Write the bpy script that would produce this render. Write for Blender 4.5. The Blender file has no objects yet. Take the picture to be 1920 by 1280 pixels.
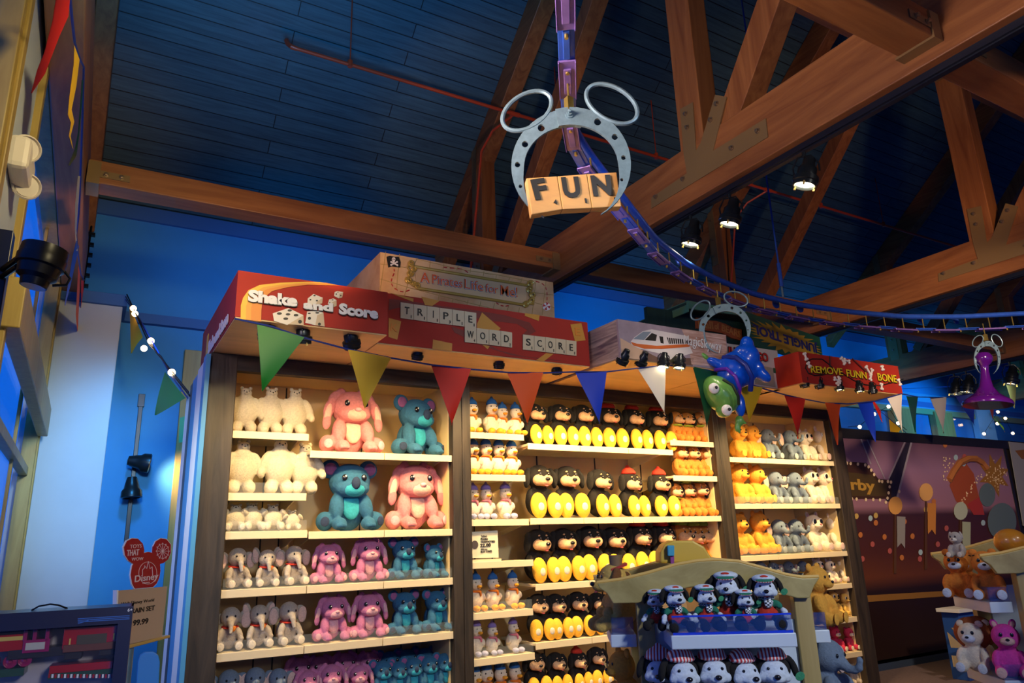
import bpy, math, random
from math import sin, cos, pi, radians as R
from mathutils import Vector, Matrix, Euler
random.seed(7)
S = bpy.context.scene
COL = S.collection
# ------------------------------------------------------------------ camera
FPX = 1359.92
YAW, PIT, ROL = R(30.3022), R(15.6191), R(-1.8603)
EYE = Vector((0, 0, 1.62))
fw = Vector((sin(YAW)*cos(PIT), cos(YAW)*cos(PIT), sin(PIT)))
r0 = Vector((cos(YAW), -sin(YAW), 0)); u0 = r0.cross(fw)
rt = r0*cos(ROL) + u0*sin(ROL); up = -r0*sin(ROL) + u0*cos(ROL)
cam_d = bpy.data.cameras.new('camera'); cam = bpy.data.objects.new('camera', cam_d); COL.objects.link(cam)
cam_d.sensor_width = 36; cam_d.lens = FPX/1920*36; cam_d.clip_start = 0.05; cam_d.clip_end = 200
mw = Matrix((rt, up, -fw)).transposed().to_4x4(); mw.translation = EYE
cam.matrix_world = mw
S.camera = cam
# ------------------------------------------------------------------ world, exposure, large lights
S.view_settings.view_transform = 'Standard'; S.view_settings.look = 'None'
S.view_settings.exposure = 0.9; S.view_settings.gamma = 1; S.view_settings.use_curve_mapping = False
W = bpy.data.worlds.new('dusk_sky'); S.world = W; W.use_nodes = True
wn = W.node_tree.nodes; bgn = wn['Background']
_tc = wn.new('ShaderNodeTexCoord'); _sx = wn.new('ShaderNodeSeparateXYZ'); W.node_tree.links.new(_tc.outputs['Generated'], _sx.inputs[0])
_rp = wn.new('ShaderNodeValToRGB'); W.node_tree.links.new(_sx.outputs['X'], _rp.inputs[0])       # dusk sky glows on the window side
_mr = wn.new('ShaderNodeMapRange'); _mr.inputs[1].default_value = -1; _mr.inputs[2].default_value = 1
W.node_tree.links.new(_sx.outputs['X'], _mr.inputs[0]); W.node_tree.links.new(_mr.outputs[0], _rp.inputs[0])
_e = _rp.color_ramp.elements; _e[0].position = .47; _e[0].color = (.004, .10, .62, 1); _e[1].position = .55; _e[1].color = (.030, .040, .075, 1)
W.node_tree.links.new(_rp.outputs[0], bgn.inputs[0]); bgn.inputs[1].default_value = .75

def lamp(name, kind, loc, target, energy, color, size=0.1, angle=60, blend=0.5):
    d = bpy.data.lights.new(name, kind); d.energy = energy; d.color = color
    if kind == 'SPOT':
        d.spot_size = R(angle); d.spot_blend = blend; d.shadow_soft_size = size
    elif kind == 'AREA':
        d.shape = 'RECTANGLE'; d.size = size; d.size_y = size*0.6
    else: d.shadow_soft_size = size
    o = bpy.data.objects.new(name, d); COL.objects.link(o); o.location = loc
    if target is not None:
        o.rotation_euler = (Vector(target)-Vector(loc)).to_track_quat('-Z', 'Y').to_euler()
    return o
WARM = (1.0, 0.68, 0.30); CREAM = (1, 0.80, 0.58); COOL = (0.35, 0.62, 1.0); BLUE = (0.10, 0.35, 1.0)
# fill and wash spots added without fixtures to light the shop
AZ = (.04, .40, 1.0)
lamp('fill_spot', 'SPOT', (0.3, 2.35, 3.5), (4.2, 2.4, 4.7), 230, (1, .76, .62), .3, 100, 1)  # added fill on the nearest truss chord, ahead of the camera
lamp('fill_spot', 'SPOT', (-0.25, 3.2, 3.2), (.9, 5.4, 3.15), 34, (1, .74, .70), .15, 60, 1)  # added spot standing in for window daylight on the first sign's side
lamp('timber_fill', 'SPOT', (0.15, 5.2, 2.6), (-.37, 7.0, 4.4), 55, (1, .62, .34), .1, 42, 1)  # added spot, no fixture, warming the underside of the wall timber
lamp('fill_spot', 'SPOT', (2.2, -2.5, 3.9), (9.0, 4.0, 4.8), 420, (1, .64, .42), .25, 50, 1)
lamp('fill_spot', 'SPOT', (1.8, -1.8, 3.9), (2.4, 3.0, 1.2), 300, (.86, .92, 1), .25, 62, 1)
lamp('fill_spot', 'SPOT', (4.6, -1.5, 4.1), (3.9, 5.0, 2.2), 120, (1, .86, .70), .3, 55, 1)
lamp('fill_spot', 'SPOT', (5.6, 0.6, 4.1), (10.5, 6.1, 1.5), 600, (1, .74, .52), .2, 60, 1)
lamp('fill_spot', 'SPOT', (0.6, -1.0, 2.3), (-0.2, 1.6, 1.35), 60, (1, .92, .85), .2, 60, 1)  # added low fill reaching into the train box
lamp('fill_spot', 'SPOT', (-0.33, 4.9, 2.6), (.66, 6.0, 1.5), 42, (.85, .93, 1), .12, 95, 1)  # added spot standing in for window daylight on the end wing
lamp('window_frame_fill', 'SPOT', (1.0, 1.5, 3.9), (-0.45, 6.4, 3.2), 190, (1, .80, .40), .15, 60, 1)  # added warm spot, no fixture, brightening the window frames
lamp('fun_key', 'SPOT', (0.9, -0.6, 4.0), (1.8, 2.5, 3.2), 20, (1, .86, .66), .1, 40, 1)
lamp('beam_fill', 'SPOT', (1.2, 4.2, 3.45), (1.6, 6.2, 4.5), 36, (1, .55, .22), .1, 90, 1)  # added spot, no fixture, warming the underside of the level beam
lamp('blue_wash', 'SPOT', (1.6, 6.7, 4.35), (2.2, 9.4, 4.7), 75, AZ, .2, 95, 1)
lamp('blue_wash', 'SPOT', (-0.1, 6.8, 4.3), (0.2, 9.4, 5.0), 16, AZ, .1, 45, 1)
lamp('blue_wash', 'SPOT', (6.4, 6.8, 4.3), (7.6, 9.4, 4.6), 110, AZ, .2, 95, 1)
lamp('blue_wash', 'SPOT', (11.0, 6.8, 4.1), (12.0, 9.4, 4.2), 200, AZ, .2, 110, 1)
lamp('blue_wash', 'SPOT', (16.0, 6.8, 4.1), (16.5, 9.4, 4.2), 200, AZ, .2, 110, 1)
lamp('blue_wash', 'SPOT', (0.3, 6.7, 4.2), (0.6, 9.4, 2.0), 170, AZ, .2, 60, 1)
lamp('column_wash', 'SPOT', (0.25, 5.4, 3.0), (0.02, 8.8, 2.5), 170, (.50, .80, 1), .2, 50, 1)
lamp('ceiling_wash', 'SPOT', (0.6, 2.4, 3.0), (1.2, 5.8, 8.6), 520, (.08, .45, 1), .4, 70, 1)
lamp('ceiling_wash', 'SPOT', (2.6, 3.0, 3.2), (3.2, 7.6, 7.0), 26, (.20, .50, 1), .4, 90, 1)
lamp('fill_spot', 'SPOT', (2.6, 3.4, 3.9), (4.2, 7.0, 6.3), 75, (1, .60, .32), .1, 46, .6)  # added warm fill on the nearest truss's rafter and diagonals
lamp('fill_spot', 'SPOT', (6.6, 2.0, 4.0), (8.8, 6.2, 6.4), 110, (1, .56, .30), .1, 60, .8)

# ------------------------------------------------------------------ pixel -> place
def ray(x, y): return fw + rt*((x-960)/FPX) - up*((y-640)/FPX)
def at(x, y, ax, val):
    d = ray(x, y); return EYE + d*((val-EYE[ax])/d[ax])
def onp(x, y, P0, yaw):
    n = Vector((-sin(yaw), -cos(yaw), 0)); d = ray(x, y)      # wall-like plane through P0 facing the visitor
    return EYE + d*((P0-EYE).dot(n)/d.dot(n))
def deep(x, y, dist): return EYE + ray(x, y)*dist

# ------------------------------------------------------------------ materials
MATS = {}
def mat(name, col, rough=0.6, metal=0.0, kind=None, scale=8.0, amt=0.25, bump=0.0, emit=0.0, col2=None, sheen=0.0, axis=None, trans=0.0, alpha=1.0, coat=0.0):
    if name in MATS: return MATS[name]
    m = bpy.data.materials.new(name); m.use_nodes = True; nt = m.node_tree; n = nt.nodes; b = n['Principled BSDF']
    c = (*col, 1)
    b.inputs['Roughness'].default_value = rough; b.inputs['Metallic'].default_value = metal
    b.inputs['Base Color'].default_value = c
    if coat: b.inputs['Coat Weight'].default_value = coat
    if sheen:
        b.inputs['Sheen Weight'].default_value = sheen; b.inputs['Sheen Roughness'].default_value = 0.6
        b.inputs['Sheen Tint'].default_value = c
    if trans: b.inputs['Transmission Weight'].default_value = trans; b.inputs['IOR'].default_value = 1.1
    if alpha < 1: b.inputs['Alpha'].default_value = alpha
    if emit:
        b.inputs['Emission Color'].default_value = c; b.inputs['Emission Strength'].default_value = emit
    if kind or bump:
        tc = n.new('ShaderNodeTexCoord'); mp = n.new('ShaderNodeMapping'); nt.links.new(tc.outputs['Object'], mp.inputs[0])
        no = n.new('ShaderNodeTexNoise'); nt.links.new(mp.outputs[0], no.inputs['Vector'])
        no.inputs['Scale'].default_value = scale; no.inputs['Detail'].default_value = 6; no.inputs['Roughness'].default_value = .6
        if kind == 'wood':
            s = [1, 1, 1]; s[axis if axis is not None else 2] = 0.09; mp.inputs['Scale'].default_value = s
            no.inputs['Distortion'].default_value = 1.2
        cr = n.new('ShaderNodeValToRGB'); nt.links.new(no.outputs['Fac'], cr.inputs[0])
        c2 = col2 if col2 else tuple(v*(1-amt) for v in col)
        cr.color_ramp.elements[0].position = .32; cr.color_ramp.elements[1].position = .68
        cr.color_ramp.elements[0].color = (*c2, 1); cr.color_ramp.elements[1].color = c
        nt.links.new(cr.outputs[0], b.inputs['Base Color'])
        if bump:
            bp = n.new('ShaderNodeBump'); bp.inputs['Strength'].default_value = bump; bp.inputs['Distance'].default_value = .01
            nt.links.new(no.outputs['Fac'], bp.inputs['Height']); nt.links.new(bp.outputs[0], b.inputs['Normal'])
    MATS[name] = m; return m
def fur(name, col, amt=.22):
    return mat('fur_'+name, col, .95, 0, 'noise', 28, amt, .5, sheen=.35)
def boards_mat():
    m = bpy.data.materials.new('ceiling_boards'); m.use_nodes = True; nt = m.node_tree; n = nt.nodes; b = n['Principled BSDF']
    tc = n.new('ShaderNodeTexCoord'); mp = n.new('ShaderNodeMapping'); nt.links.new(tc.outputs['UV'], mp.inputs[0])
    br = n.new('ShaderNodeTexBrick'); nt.links.new(mp.outputs[0], br.inputs['Vector'])
    br.inputs['Scale'].default_value = 1; br.inputs['Brick Width'].default_value = 3.7; br.inputs['Row Height'].default_value = .172
    br.inputs['Mortar Size'].default_value = .006; br.inputs['Mortar Smooth'].default_value = .3; br.offset = .37; br.inputs['Bias'].default_value = 0
    br.inputs['Color1'].default_value = (.050, .125, .175, 1); br.inputs['Color2'].default_value = (.036, .095, .140, 1); br.inputs['Mortar'].default_value = (.004, .006, .01, 1)
    mp2 = n.new('ShaderNodeMapping'); nt.links.new(tc.outputs['UV'], mp2.inputs[0]); mp2.inputs['Scale'].default_value = (.6, 8, 1)
    no = n.new('ShaderNodeTexNoise'); nt.links.new(mp2.outputs[0], no.inputs['Vector']); no.inputs['Scale'].default_value = 3; no.inputs['Detail'].default_value = 8; no.inputs['Distortion'].default_value = 1
    mx = n.new('ShaderNodeMix'); mx.data_type = 'RGBA'; mx.blend_type = 'MULTIPLY'; mx.inputs[0].default_value = .8
    cr = n.new('ShaderNodeValToRGB'); cr.color_ramp.elements[0].position = .3; cr.color_ramp.elements[1].position = .7
    cr.color_ramp.elements[0].color = (.55, .6, .62, 1); cr.color_ramp.elements[1].color = (1.25, 1.2, 1.15, 1)
    nt.links.new(no.outputs['Fac'], cr.inputs[0]); nt.links.new(br.outputs['Color'], mx.inputs[6]); nt.links.new(cr.outputs[0], mx.inputs[7])
    nt.links.new(mx.outputs[2], b.inputs['Base Color']); b.inputs['Roughness'].default_value = .55
    bp = n.new('ShaderNodeBump'); bp.inputs['Strength'].default_value = .8; bp.inputs['Distance'].default_value = .02; bp.invert = True
    nt.links.new(br.outputs['Fac'], bp.inputs['Height']); nt.links.new(bp.outputs[0], b.inputs['Normal'])
    return m

timber = [mat('timber_%s' % a, (.36, .14, .042), .5, 0, 'wood', 9, .4, .12, axis=i, col2=(.20, .065, .018)) for i, a in enumerate(('across', 'deep', 'tall'))]
plate_m = mat('painted_plate', (.27, .17, .07), .45, .3)
bolt_m = mat('bolt_steel', (.35, .25, .16), .35, .8)
steel = mat('galvanised_steel', (.17, .27, .33), .4, .5, 'noise', 30, .25, .05)
black = mat('black_metal', (.012, .013, .016), .35, .6)
railm = mat('rail_black', (.010, .014, .03), .35, .2)
wallblue = mat('paint_blue', (.05, .28, .62), .75, 0, 'noise', 3, .06)
wallblue_d = mat('paint_blue_dark', (.05, .15, .40), .75, 0, 'noise', 3, .06)
wallgrey = mat('paint_pale_grey', (.46, .52, .60), .75, 0, 'noise', 3, .05)
oliv = mat('trim_olive_wood', (.42, .31, .09), .45, 0, 'wood', 8, .3, .05, axis=2, col2=(.30, .20, .05))
redpipe = mat('sprinkler_red', (.55, .065, .02), .4)
dkoak = mat('dark_oak', (.050, .036, .026), .5, 0, 'wood', 14, .5, .3, axis=2, col2=(.014, .011, .009))
dkoakx = mat('dark_oak_across', (.050, .036, .026), .5, 0, 'wood', 14, .5, .3, axis=0, col2=(.014, .011, .009))
creamp = mat('cream_laminate', (.84, .64, .32), .5, 0, 'noise', 4, .05)
shelfm = mat('shelf_cream', (.72, .62, .42), .45)
darkm = mat('slot_dark', (.03, .025, .02), .6)
signred = mat('sign_red', (.44, .022, .008), .7, 0, 'noise', 2.5, .18)
soffm = mat('soffit_maple', (.66, .42, .17), .5, 0, 'wood', 5, .2, axis=0)
ivory = mat('tile_ivory', (.66, .55, .33), .5)
inkm = mat('ink_black', (.012, .010, .008), .5)
whitem = mat('print_white', (.80, .80, .78), .5)
yellowp = mat('print_yellow', (.80, .48, .03), .5)
orangep = mat('print_orange', (.72, .24, .02), .5)
def plain(name, col, rough=.5, **k): return mat(name, col, rough, **k)

# ------------------------------------------------------------------ mesh helpers
ROOT = {}
def setp(o, label=None, cat=None, group=None, kind=None):
    if label: o['label'] = label
    if cat: o['category'] = cat
    if group: o['group'] = group
    if kind: o['kind'] = kind
    return o
def empty(name, loc, rz=0, label=None, cat=None, group=None, rot=None):
    o = bpy.data.objects.new(name, None); COL.objects.link(o); o.empty_display_size = .1
    m = Matrix.Translation(Vector(loc)) @ (rot if rot is not None else Matrix.Rotation(rz, 4, 'Z'))
    o.matrix_world = m; o.location = Vector(loc); ROOT[o.name] = m
    return setp(o, label, cat, group)
def rootmat(p):
    while p is not None:
        if p.name in ROOT: return ROOT[p.name]
        p = p.parent
    return Matrix()
class MB:
    def __init__(s): s.v = []; s.f = []
    def add(s, vs, fs):
        k = len(s.v); s.v += [Vector(v) for v in vs]; s.f += [tuple(i+k for i in f) for f in fs]; return s
    def box(s, lo, hi, M=None):
        x0, y0, z0 = lo; x1, y1, z1 = hi
        vs = [Vector(p) for p in ((x0,y0,z0),(x1,y0,z0),(x1,y1,z0),(x0,y1,z0),(x0,y0,z1),(x1,y0,z1),(x1,y1,z1),(x0,y1,z1))]
        if M: vs = [M @ v for v in vs]
        return s.add(vs, [(0,3,2,1),(4,5,6,7),(0,1,5,4),(1,2,6,5),(2,3,7,6),(3,0,4,7)])
    def prism(s, pts, d):           # polygon pts (3d) pushed by vector d
        n = len(pts); P = [Vector(p) for p in pts]; d = Vector(d)
        nm = Vector((0,0,0))
        for i in range(n): nm += P[i].cross(P[(i+1) % n])
        if nm.dot(d) > 0: P = P[::-1]
        vs = P + [p+d for p in P]
        fs = [tuple(range(n)), tuple(range(2*n-1, n-1, -1))] + [(i, i+n, (i+1) % n+n, (i+1) % n) for i in range(n)]
        return s.add(vs, fs)
    def ell(s, c, r, rot=None, seg=16, rg=10):
        Mx = rot.to_matrix() if rot else Matrix.Identity(3); c = Vector(c); vs = [c + Mx @ Vector((0,0,r[2]))]
        for i in range(1, rg):
            a = pi*i/rg
            for j in range(seg):
                b = 2*pi*j/seg; vs.append(c + Mx @ Vector((r[0]*sin(a)*cos(b), r[1]*sin(a)*sin(b), r[2]*cos(a))))
        vs.append(c - Mx @ Vector((0,0,r[2]))); fs = [(0, 1+j, 1+(j+1) % seg) for j in range(seg)]
        for i in range(rg-2):
            for j in range(seg):
                a = 1+i*seg; fs.append((a+j, a+seg+j, a+seg+(j+1) % seg, a+(j+1) % seg))
        a = 1+(rg-2)*seg; L = len(vs)-1
        fs += [(a+j, L, a+(j+1) % seg) for j in range(seg)]
        return s.add(vs, fs)
    def tube(s, pts, rad, seg=8, closed=False):
        P = [Vector(p) for p in pts]; n = len(P); rr = rad if isinstance(rad, (list, tuple)) else [rad]*n
        prev = None; vs = []
        for i in range(n):
            if closed: t = P[(i+1) % n]-P[i-1]
            else: t = P[min(i+1, n-1)]-P[max(i-1, 0)]
            t.normalize()
            if prev is None:
                a = Vector((0,0,1)) if abs(t.z) < .9 else Vector((1,0,0)); u = t.cross(a).normalized()
            else: u = (prev - t*prev.dot(t)).normalized()
            prev = u; w = t.cross(u)
            vs += [P[i] + (u*cos(2*pi*j/seg) + w*sin(2*pi*j/seg))*rr[i] for j in range(seg)]
        fs = []
        for i in range(n if closed else n-1):
            for j in range(seg):
                a = i*seg; b = ((i+1) % n)*seg; fs.append((a+j, a+(j+1) % seg, b+(j+1) % seg, b+j))
        if not closed: fs += [tuple(range(seg-1, -1, -1)), tuple(range((n-1)*seg, n*seg))]
        return s.add(vs, fs)
    def lathe(s, prof, M=None, seg=20):
        M = M or Matrix(); vs = []; n = len(prof)
        for r, z in prof: vs += [M @ Vector((max(r, .0004)*cos(2*pi*j/seg), max(r, .0004)*sin(2*pi*j/seg), z)) for j in range(seg)]
        fs = []
        for i in range(n-1):
            for j in range(seg):
                fs.append((i*seg+j, i*seg+(j+1) % seg, (i+1)*seg+(j+1) % seg, (i+1)*seg+j))
        fs += [tuple(range(seg-1, -1, -1)), tuple(range((n-1)*seg, n*seg))]
        return s.add(vs, fs)
    def beam(s, a, b, w, h, upv=(1,0,0)):     # bar from a to b, width w along upv, height h across
        a, b = Vector(a), Vector(b); t = (b-a).normalized(); u = Vector(upv); v = t.cross(u).normalized(); u = v.cross(t)
        q = [u*w/2+v*h/2, -u*w/2+v*h/2, -u*w/2-v*h/2, u*w/2-v*h/2]
        return s.add([a+x for x in q]+[b+x for x in q], [(0,3,2,1),(4,5,6,7),(0,1,5,4),(1,2,6,5),(2,3,7,6),(3,0,4,7)])
    def build(s, name, m, parent=None, smooth=False, bev=0, label=None, cat=None, group=None, kind=None, uv=None):
        me = bpy.data.meshes.new(name); inv = rootmat(parent).inverted() if parent is not None else Matrix()
        me.from_pydata([inv @ v for v in s.v], [], s.f)
        if isinstance(m, (list, tuple)):
            for q in m: me.materials.append(q)
        else: me.materials.append(m)
        if smooth:
            for p in me.polygons: p.use_smooth = True
            me.set_sharp_from_angle(angle=R(42))
        me.update()
        o = bpy.data.objects.new(name, me); COL.objects.link(o)
        if parent is not None: o.parent = parent
        if bev:
            b = o.modifiers.new('bevel', 'BEVEL'); b.width = bev; b.segments = 2; b.limit_method = 'ANGLE'
        return setp(o, label, cat, group, kind)
def kids(o): return [c for c in COL.objects if c.parent == o]
def copy_tree(o, par=None, KM=None):
    if KM is None:
        KM = {}
        for c in list(COL.objects):
            if c.parent: KM.setdefault(c.parent.name, []).append(c)
    c = o.copy(); COL.objects.link(c); c.parent = par
    for ch in KM.get(o.name, []): copy_tree(ch, c, KM)
    return c
TXT = {}
def text_mesh(body, bold=.0):
    k = (body, bold)
    if k in TXT: return TXT[k]
    cu = bpy.data.curves.new('lettering', 'FONT'); cu.body = body; cu.size = 1; cu.offset = bold; cu.resolution_u = 3
    o = bpy.data.objects.new('lettering', cu); COL.objects.link(o)
    dg = bpy.context.evaluated_depsgraph_get(); me = bpy.data.meshes.new_from_object(o.evaluated_get(dg))
    vs = [v.co.copy() for v in me.vertices]; fs = [tuple(p.vertices) for p in me.polygons]
    bpy.data.objects.remove(o); bpy.data.meshes.remove(me)
    x0 = min(v.x for v in vs); x1 = max(v.x for v in vs)
    TXT[k] = (vs, fs, x0, x1); return TXT[k]
def put_text(mb, body, P0, P1, h, n, bold=.0, thick=.004, shear=0, capref=.70):
    """lettering from P0 to P1 (baseline), cap height h, standing off the face along n"""
    vs, fs, x0, x1 = text_mesh(body, bold); P0, P1, n = Vector(P0), Vector(P1), Vector(n).normalized()
    d = P1-P0; L = d.length; d = d/L; u = n.cross(d).normalized(); sx = L/(x1-x0); sy = h/capref
    def T(v, o): return P0 + d*((v.x-x0)*sx + shear*v.y*sy) + u*(v.y*sy) + n*o
    nv = len(vs)
    from collections import Counter
    ed = Counter()
    for f in fs:
        for i in range(len(f)): ed[(f[i], f[(i+1) % len(f)])] += 1
    F = [tuple(f) for f in fs] + [tuple(i+nv for i in reversed(f)) for f in fs]
    for (a, b) in list(ed):
        if (b, a) not in ed: F.append((b, a, a+nv, b+nv))
    mb.add([T(v, thick) for v in vs]+[T(v, 0) for v in vs], F)
NY = Vector((0, -1, 0))
def face_text(mb, body, x0, y0, x1, y1, hpx, Y, bold=0, off=.004, shear=0):
    P0 = at(x0, y0, 1, Y); P1 = at(x1, y1, 1, Y); h = (at(x0, y0-hpx, 1, Y)-P0).length
    put_text(mb, body, P0+NY*off, P1+NY*off, h, NY, bold, .004, shear)
def face_poly(mb, pts, Y, off=.003, th=.003):
    mb.prism([at(x, y, 1, Y) + NY*off for x, y in pts], NY*th)
def disc(cx, cy, rx, ry, n=20, rot=0):
    return [(cx+rx*cos(2*pi*i/n)*cos(rot)-ry*sin(2*pi*i/n)*sin(rot), cy+rx*cos(2*pi*i/n)*sin(rot)+ry*sin(2*pi*i/n)*cos(rot)) for i in range(n)]

# ================================================================== THE SHELL
def struct(name, mb, m, **k): return mb.build(name, m, kind='structure', **k)
carpet = mat('carpet_plum', (.16, .11, .12), .95, 0, 'noise', 40, .35, .4)
struct('floor', MB().box((-1.2, -4, -.1), (24, 10, 0)), carpet)
YB = 9.44
# ceiling: two board slopes meeting over the king posts
RZ = lambda y: 6.18 + .83*(9.03-abs(y-4.0)-4.0)
def roof_slope(name, ya, yb):
    x0, x1 = -.62, 24; me = bpy.data.meshes.new(name)
    P = [(x0, ya, RZ(ya)), (x1, ya, RZ(ya)), (x1, yb, RZ(yb)), (x0, yb, RZ(yb))]
    Q = [(x, y, z+.08) for x, y, z in P]
    me.from_pydata(P+Q, [], [(0,1,2,3),(7,6,5,4),(0,4,5,1),(1,5,6,2),(2,6,7,3),(3,7,4,0)])
    uvl = me.uv_layers.new(name='UVMap'); sl = math.hypot(1, .83)
    for lp in me.loops:
        v = me.vertices[lp.vertex_index].co; uvl.data[lp.index].uv = (v.x+.8, (v.y-ya)*sl)
    me.materials.append(BOARDS); o = bpy.data.objects.new(name, me); COL.objects.link(o); setp(o, kind='structure')
BOARDS = boards_mat()
roof_slope('ceiling', 4.0, 9.6); roof_slope('ceiling', -4, 4.0)
struct('wall_back', MB().box((-.6, YB, 0), (24, YB+.15, RZ(YB)+.02)), wallblue)
struct('trim_1', MB().box((-.5, YB-.09, 4.31), (24, YB, 4.43)).box((-.5, YB-.05, RZ(YB)-.20), (24, YB, RZ(YB)-.02)), wallblue_d)
# column in the corner, with cap
struct('wall_column', MB().box((-.5, 8.8, 0), (.125, YB, 4.31)), wallgrey, bev=.01)
struct('trim_2', MB().box((-.5, 8.76, 4.31), (.165, YB-.1, 4.44)), wallblue_d, bev=.006)
struct('wall_right', MB().box((23.9, -4, 0), (24, 10, 11)), wallblue)
# left wall with two windows
XL = -.5
wl = MB()
def wbox(y0, y1, z0, z1): wl.box((XL-.15, y0, z0), (XL, y1, z1))
wbox(-4, .6, 0, 8); wbox(3.55, 4.55, 0, 4.6); wbox(8.62, 9.5, 0, 4.6); wbox(.6, 8.62, 0, .5)
wbox(.6, 9.5, 4.56, RZ(4)+.05)
struct('wall_left', wl, wallgrey)
glassm = bpy.data.materials.new('window_glass'); glassm.use_nodes = True
_nt = glassm.node_tree; _nt.nodes.clear(); _o = _nt.nodes.new('ShaderNodeOutputMaterial'); _mx = _nt.nodes.new('ShaderNodeMixShader'); _t = _nt.nodes.new('ShaderNodeBsdfTransparent'); _g = _nt.nodes.new('ShaderNodeBsdfGlossy')
_g.inputs['Roughness'].default_value = .03; _mx.inputs[0].default_value = .12
_nt.links.new(_t.outputs[0], _mx.inputs[1]); _nt.links.new(_g.outputs[0], _mx.inputs[2]); _nt.links.new(_mx.outputs[0], _o.inputs[0])
def window(n, y0, y1, z0, z1, mull):
    f = MB(); w = .10
    for a, b, c, d in ((y0, y0+w, z0, z1), (y1-w, y1, z0, z1), (y0, y1, z1-w, z1), (y0, y1, z0, z0+w)): f.box((XL-.10, a, c), (XL+.02, b, d))
    for a, b, c, d in ((y0-.06, y0+.03, z0-.06, z1+.06), (y1-.03, y1+.06, z0-.06, z1+.06), (y0, y1, z1-.02, z1+.06), (y0, y1, z0-.06, z0+.02)): f.box((XL-.01, a, c), (XL+.035, b, d))
    o = f.build('window_%d' % n, oliv, kind='structure', bev=.006)
    g = MB()
    for m in mull:
        if m[0] == 'v': g.box((XL-.075, m[1]-.03, z0+w), (XL-.05, m[1]+.03, z1-w))
        else: g.box((XL-.09, y0+w, m[1]-.04), (XL-.02, y1-w, m[1]+.04))
    g.build('window_mullion', oliv, o, bev=.004)
    MB().box((XL-.07, y0+.05, z0+.05), (XL-.06, y1-.05, z1-.05)).build('window_pane', glassm, o)
window(1, .6, 3.55, .5, 4.56, [('h', 2.6)])
window(2, 4.55, 8.62, .5, 4.56, [('v', 7.2), ('h', 2.45)])
# timber rail across the window and its lit underside
MB().box((-.49, 4.45, 2.80), (-.40, 8.55, 3.08)).build('timber_rail', oliv, label='thick timber rail fixed across the left window frame', cat='beam', bev=.008)

# ================================================================== TRUSSES
def bolt(mb, p, n, r=.016):
    n = Vector(n); q = n.to_track_quat('Z', 'X').to_matrix().to_4x4(); q.translation = Vector(p)
    mb.lathe([(r*1.5, 0), (r*1.5, .006), (r, .007), (r, .022), (r*.4, .024)], q, 6)
def truss(X, label):
    t = empty('roof_truss', (X, 4.0, 4.38), label=label, cat='roof truss')
    w = .22; xm = X+w/2
    MB().box((X, -3.5, 4.38), (X+w, YB, 4.89)).build('bottom_chord', timber[1], t, bev=.008)
    for sgn in (1, -1):
        ya = 4.0; ye = 4.0+sgn*(YB-4.0)
        dz = .62; n = MB()
        n.prism([(X, ya, RZ(ya)-.01), (X, ye, RZ(ye)-.01), (X, ye, RZ(ye)-.42), (X, ya, RZ(ya)-.50)], (w, 0, 0))
        n.build('rafter', timber[1], t, bev=.008)
    MB().box((X+.003, 3.86, 4.85), (X+w-.003, 4.14, RZ(4)-.3)).build('king_post', timber[2], t, bev=.008)
    for yq in (7.86, -.14): MB().box((X+.005, yq, 4.85), (X+w-.005, yq+.30, RZ(yq+.15)-.3)).build('queen_post', timber[2], t, bev=.008)
    MB().beam((xm, 7.62, 4.8), (xm, 4.25, 8.52), w-.02, .20).build('web_diagonal', timber[2], t, bev=.006)
    MB().beam((xm, 3.75, 4.70), (xm, 1.15, 8.25), w-.02, .25).build('web_diagonal', timber[2], t, bev=.006)
    MB().beam((xm, .38, 4.8), (xm, 2.9, 7.8), w-.03, .20).build('web_diagonal', timber[2], t, bev=.006)
    xp = X-.008; plates = []
    def gp(pts): plates.append(MB().prism([(X+.004, y, z) for y, z in pts], (xp-X-.004, 0, 0)).build('gusset_plate', plate_m, t))
    pl = lambda *a: [at(x, y, 0, 4.19)[1:] for x, y in a]
    gp(pl((1222, 371), (1222, 391), (1441, 257), (1437, 222), (1338, 283), (1363, 182), (1342, 178), (1315, 268), (1306, 283), (1300, 192), (1276, 205), (1283, 290), (1289, 325)))
    gp([(8.10, 4.80), (8.10, 5.3), (7.93, 5.3), (7.93, 4.80)]); gp([(7.52, 4.85), (7.26, 5.15), (7.36, 5.26), (7.64, 4.95)])
    gp([(8.12, 6.0), (8.12, 6.95), (7.99, 6.98), (7.99, 6.0)])
    for x, y in ((1231, 369), (1282, 336), (1373, 278), (1422, 246), (1287, 214), (1290, 239), (1334, 225), (1345, 195)):
        p = at(x, y, 0, 4.19); b = MB(); bolt(b, (xp, p.y, p.z), (-1, 0, 0)); b.build('bolt', bolt_m, plates[0], smooth=True)
    for y, z, k in ((8.02, 5.2, 1), (8.02, 5.0, 1), (7.4, 5.1, 2), (8.05, 6.15, 3), (8.05, 6.45, 3), (8.05, 6.8, 3)):
        b = MB(); bolt(b, (xp, y, z), (-1, 0, 0)); b.build('bolt', bolt_m, plates[k], smooth=True)
    return t
MB().box((-.47, -3.5, 4.40), (-.28, 8.78, 4.92)).build('wall_timber', timber[1], label='heavy timber running along the left wall above the windows', cat='beam', bev=.01)
lr = MB().prism([(-.46, 4.0, RZ(4)-.02), (-.46, YB, RZ(YB)-.02), (-.46, YB, RZ(YB)-.45), (-.46, 4.0, RZ(4)-.5)], (.2, 0, 0))
lr.build('wall_rafter', timber[1], label='sloping timber rafter against the left wall under the ceiling boards', cat='beam', bev=.01)
TX = [4.19, 8.70, 13.2, 17.7]
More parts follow.
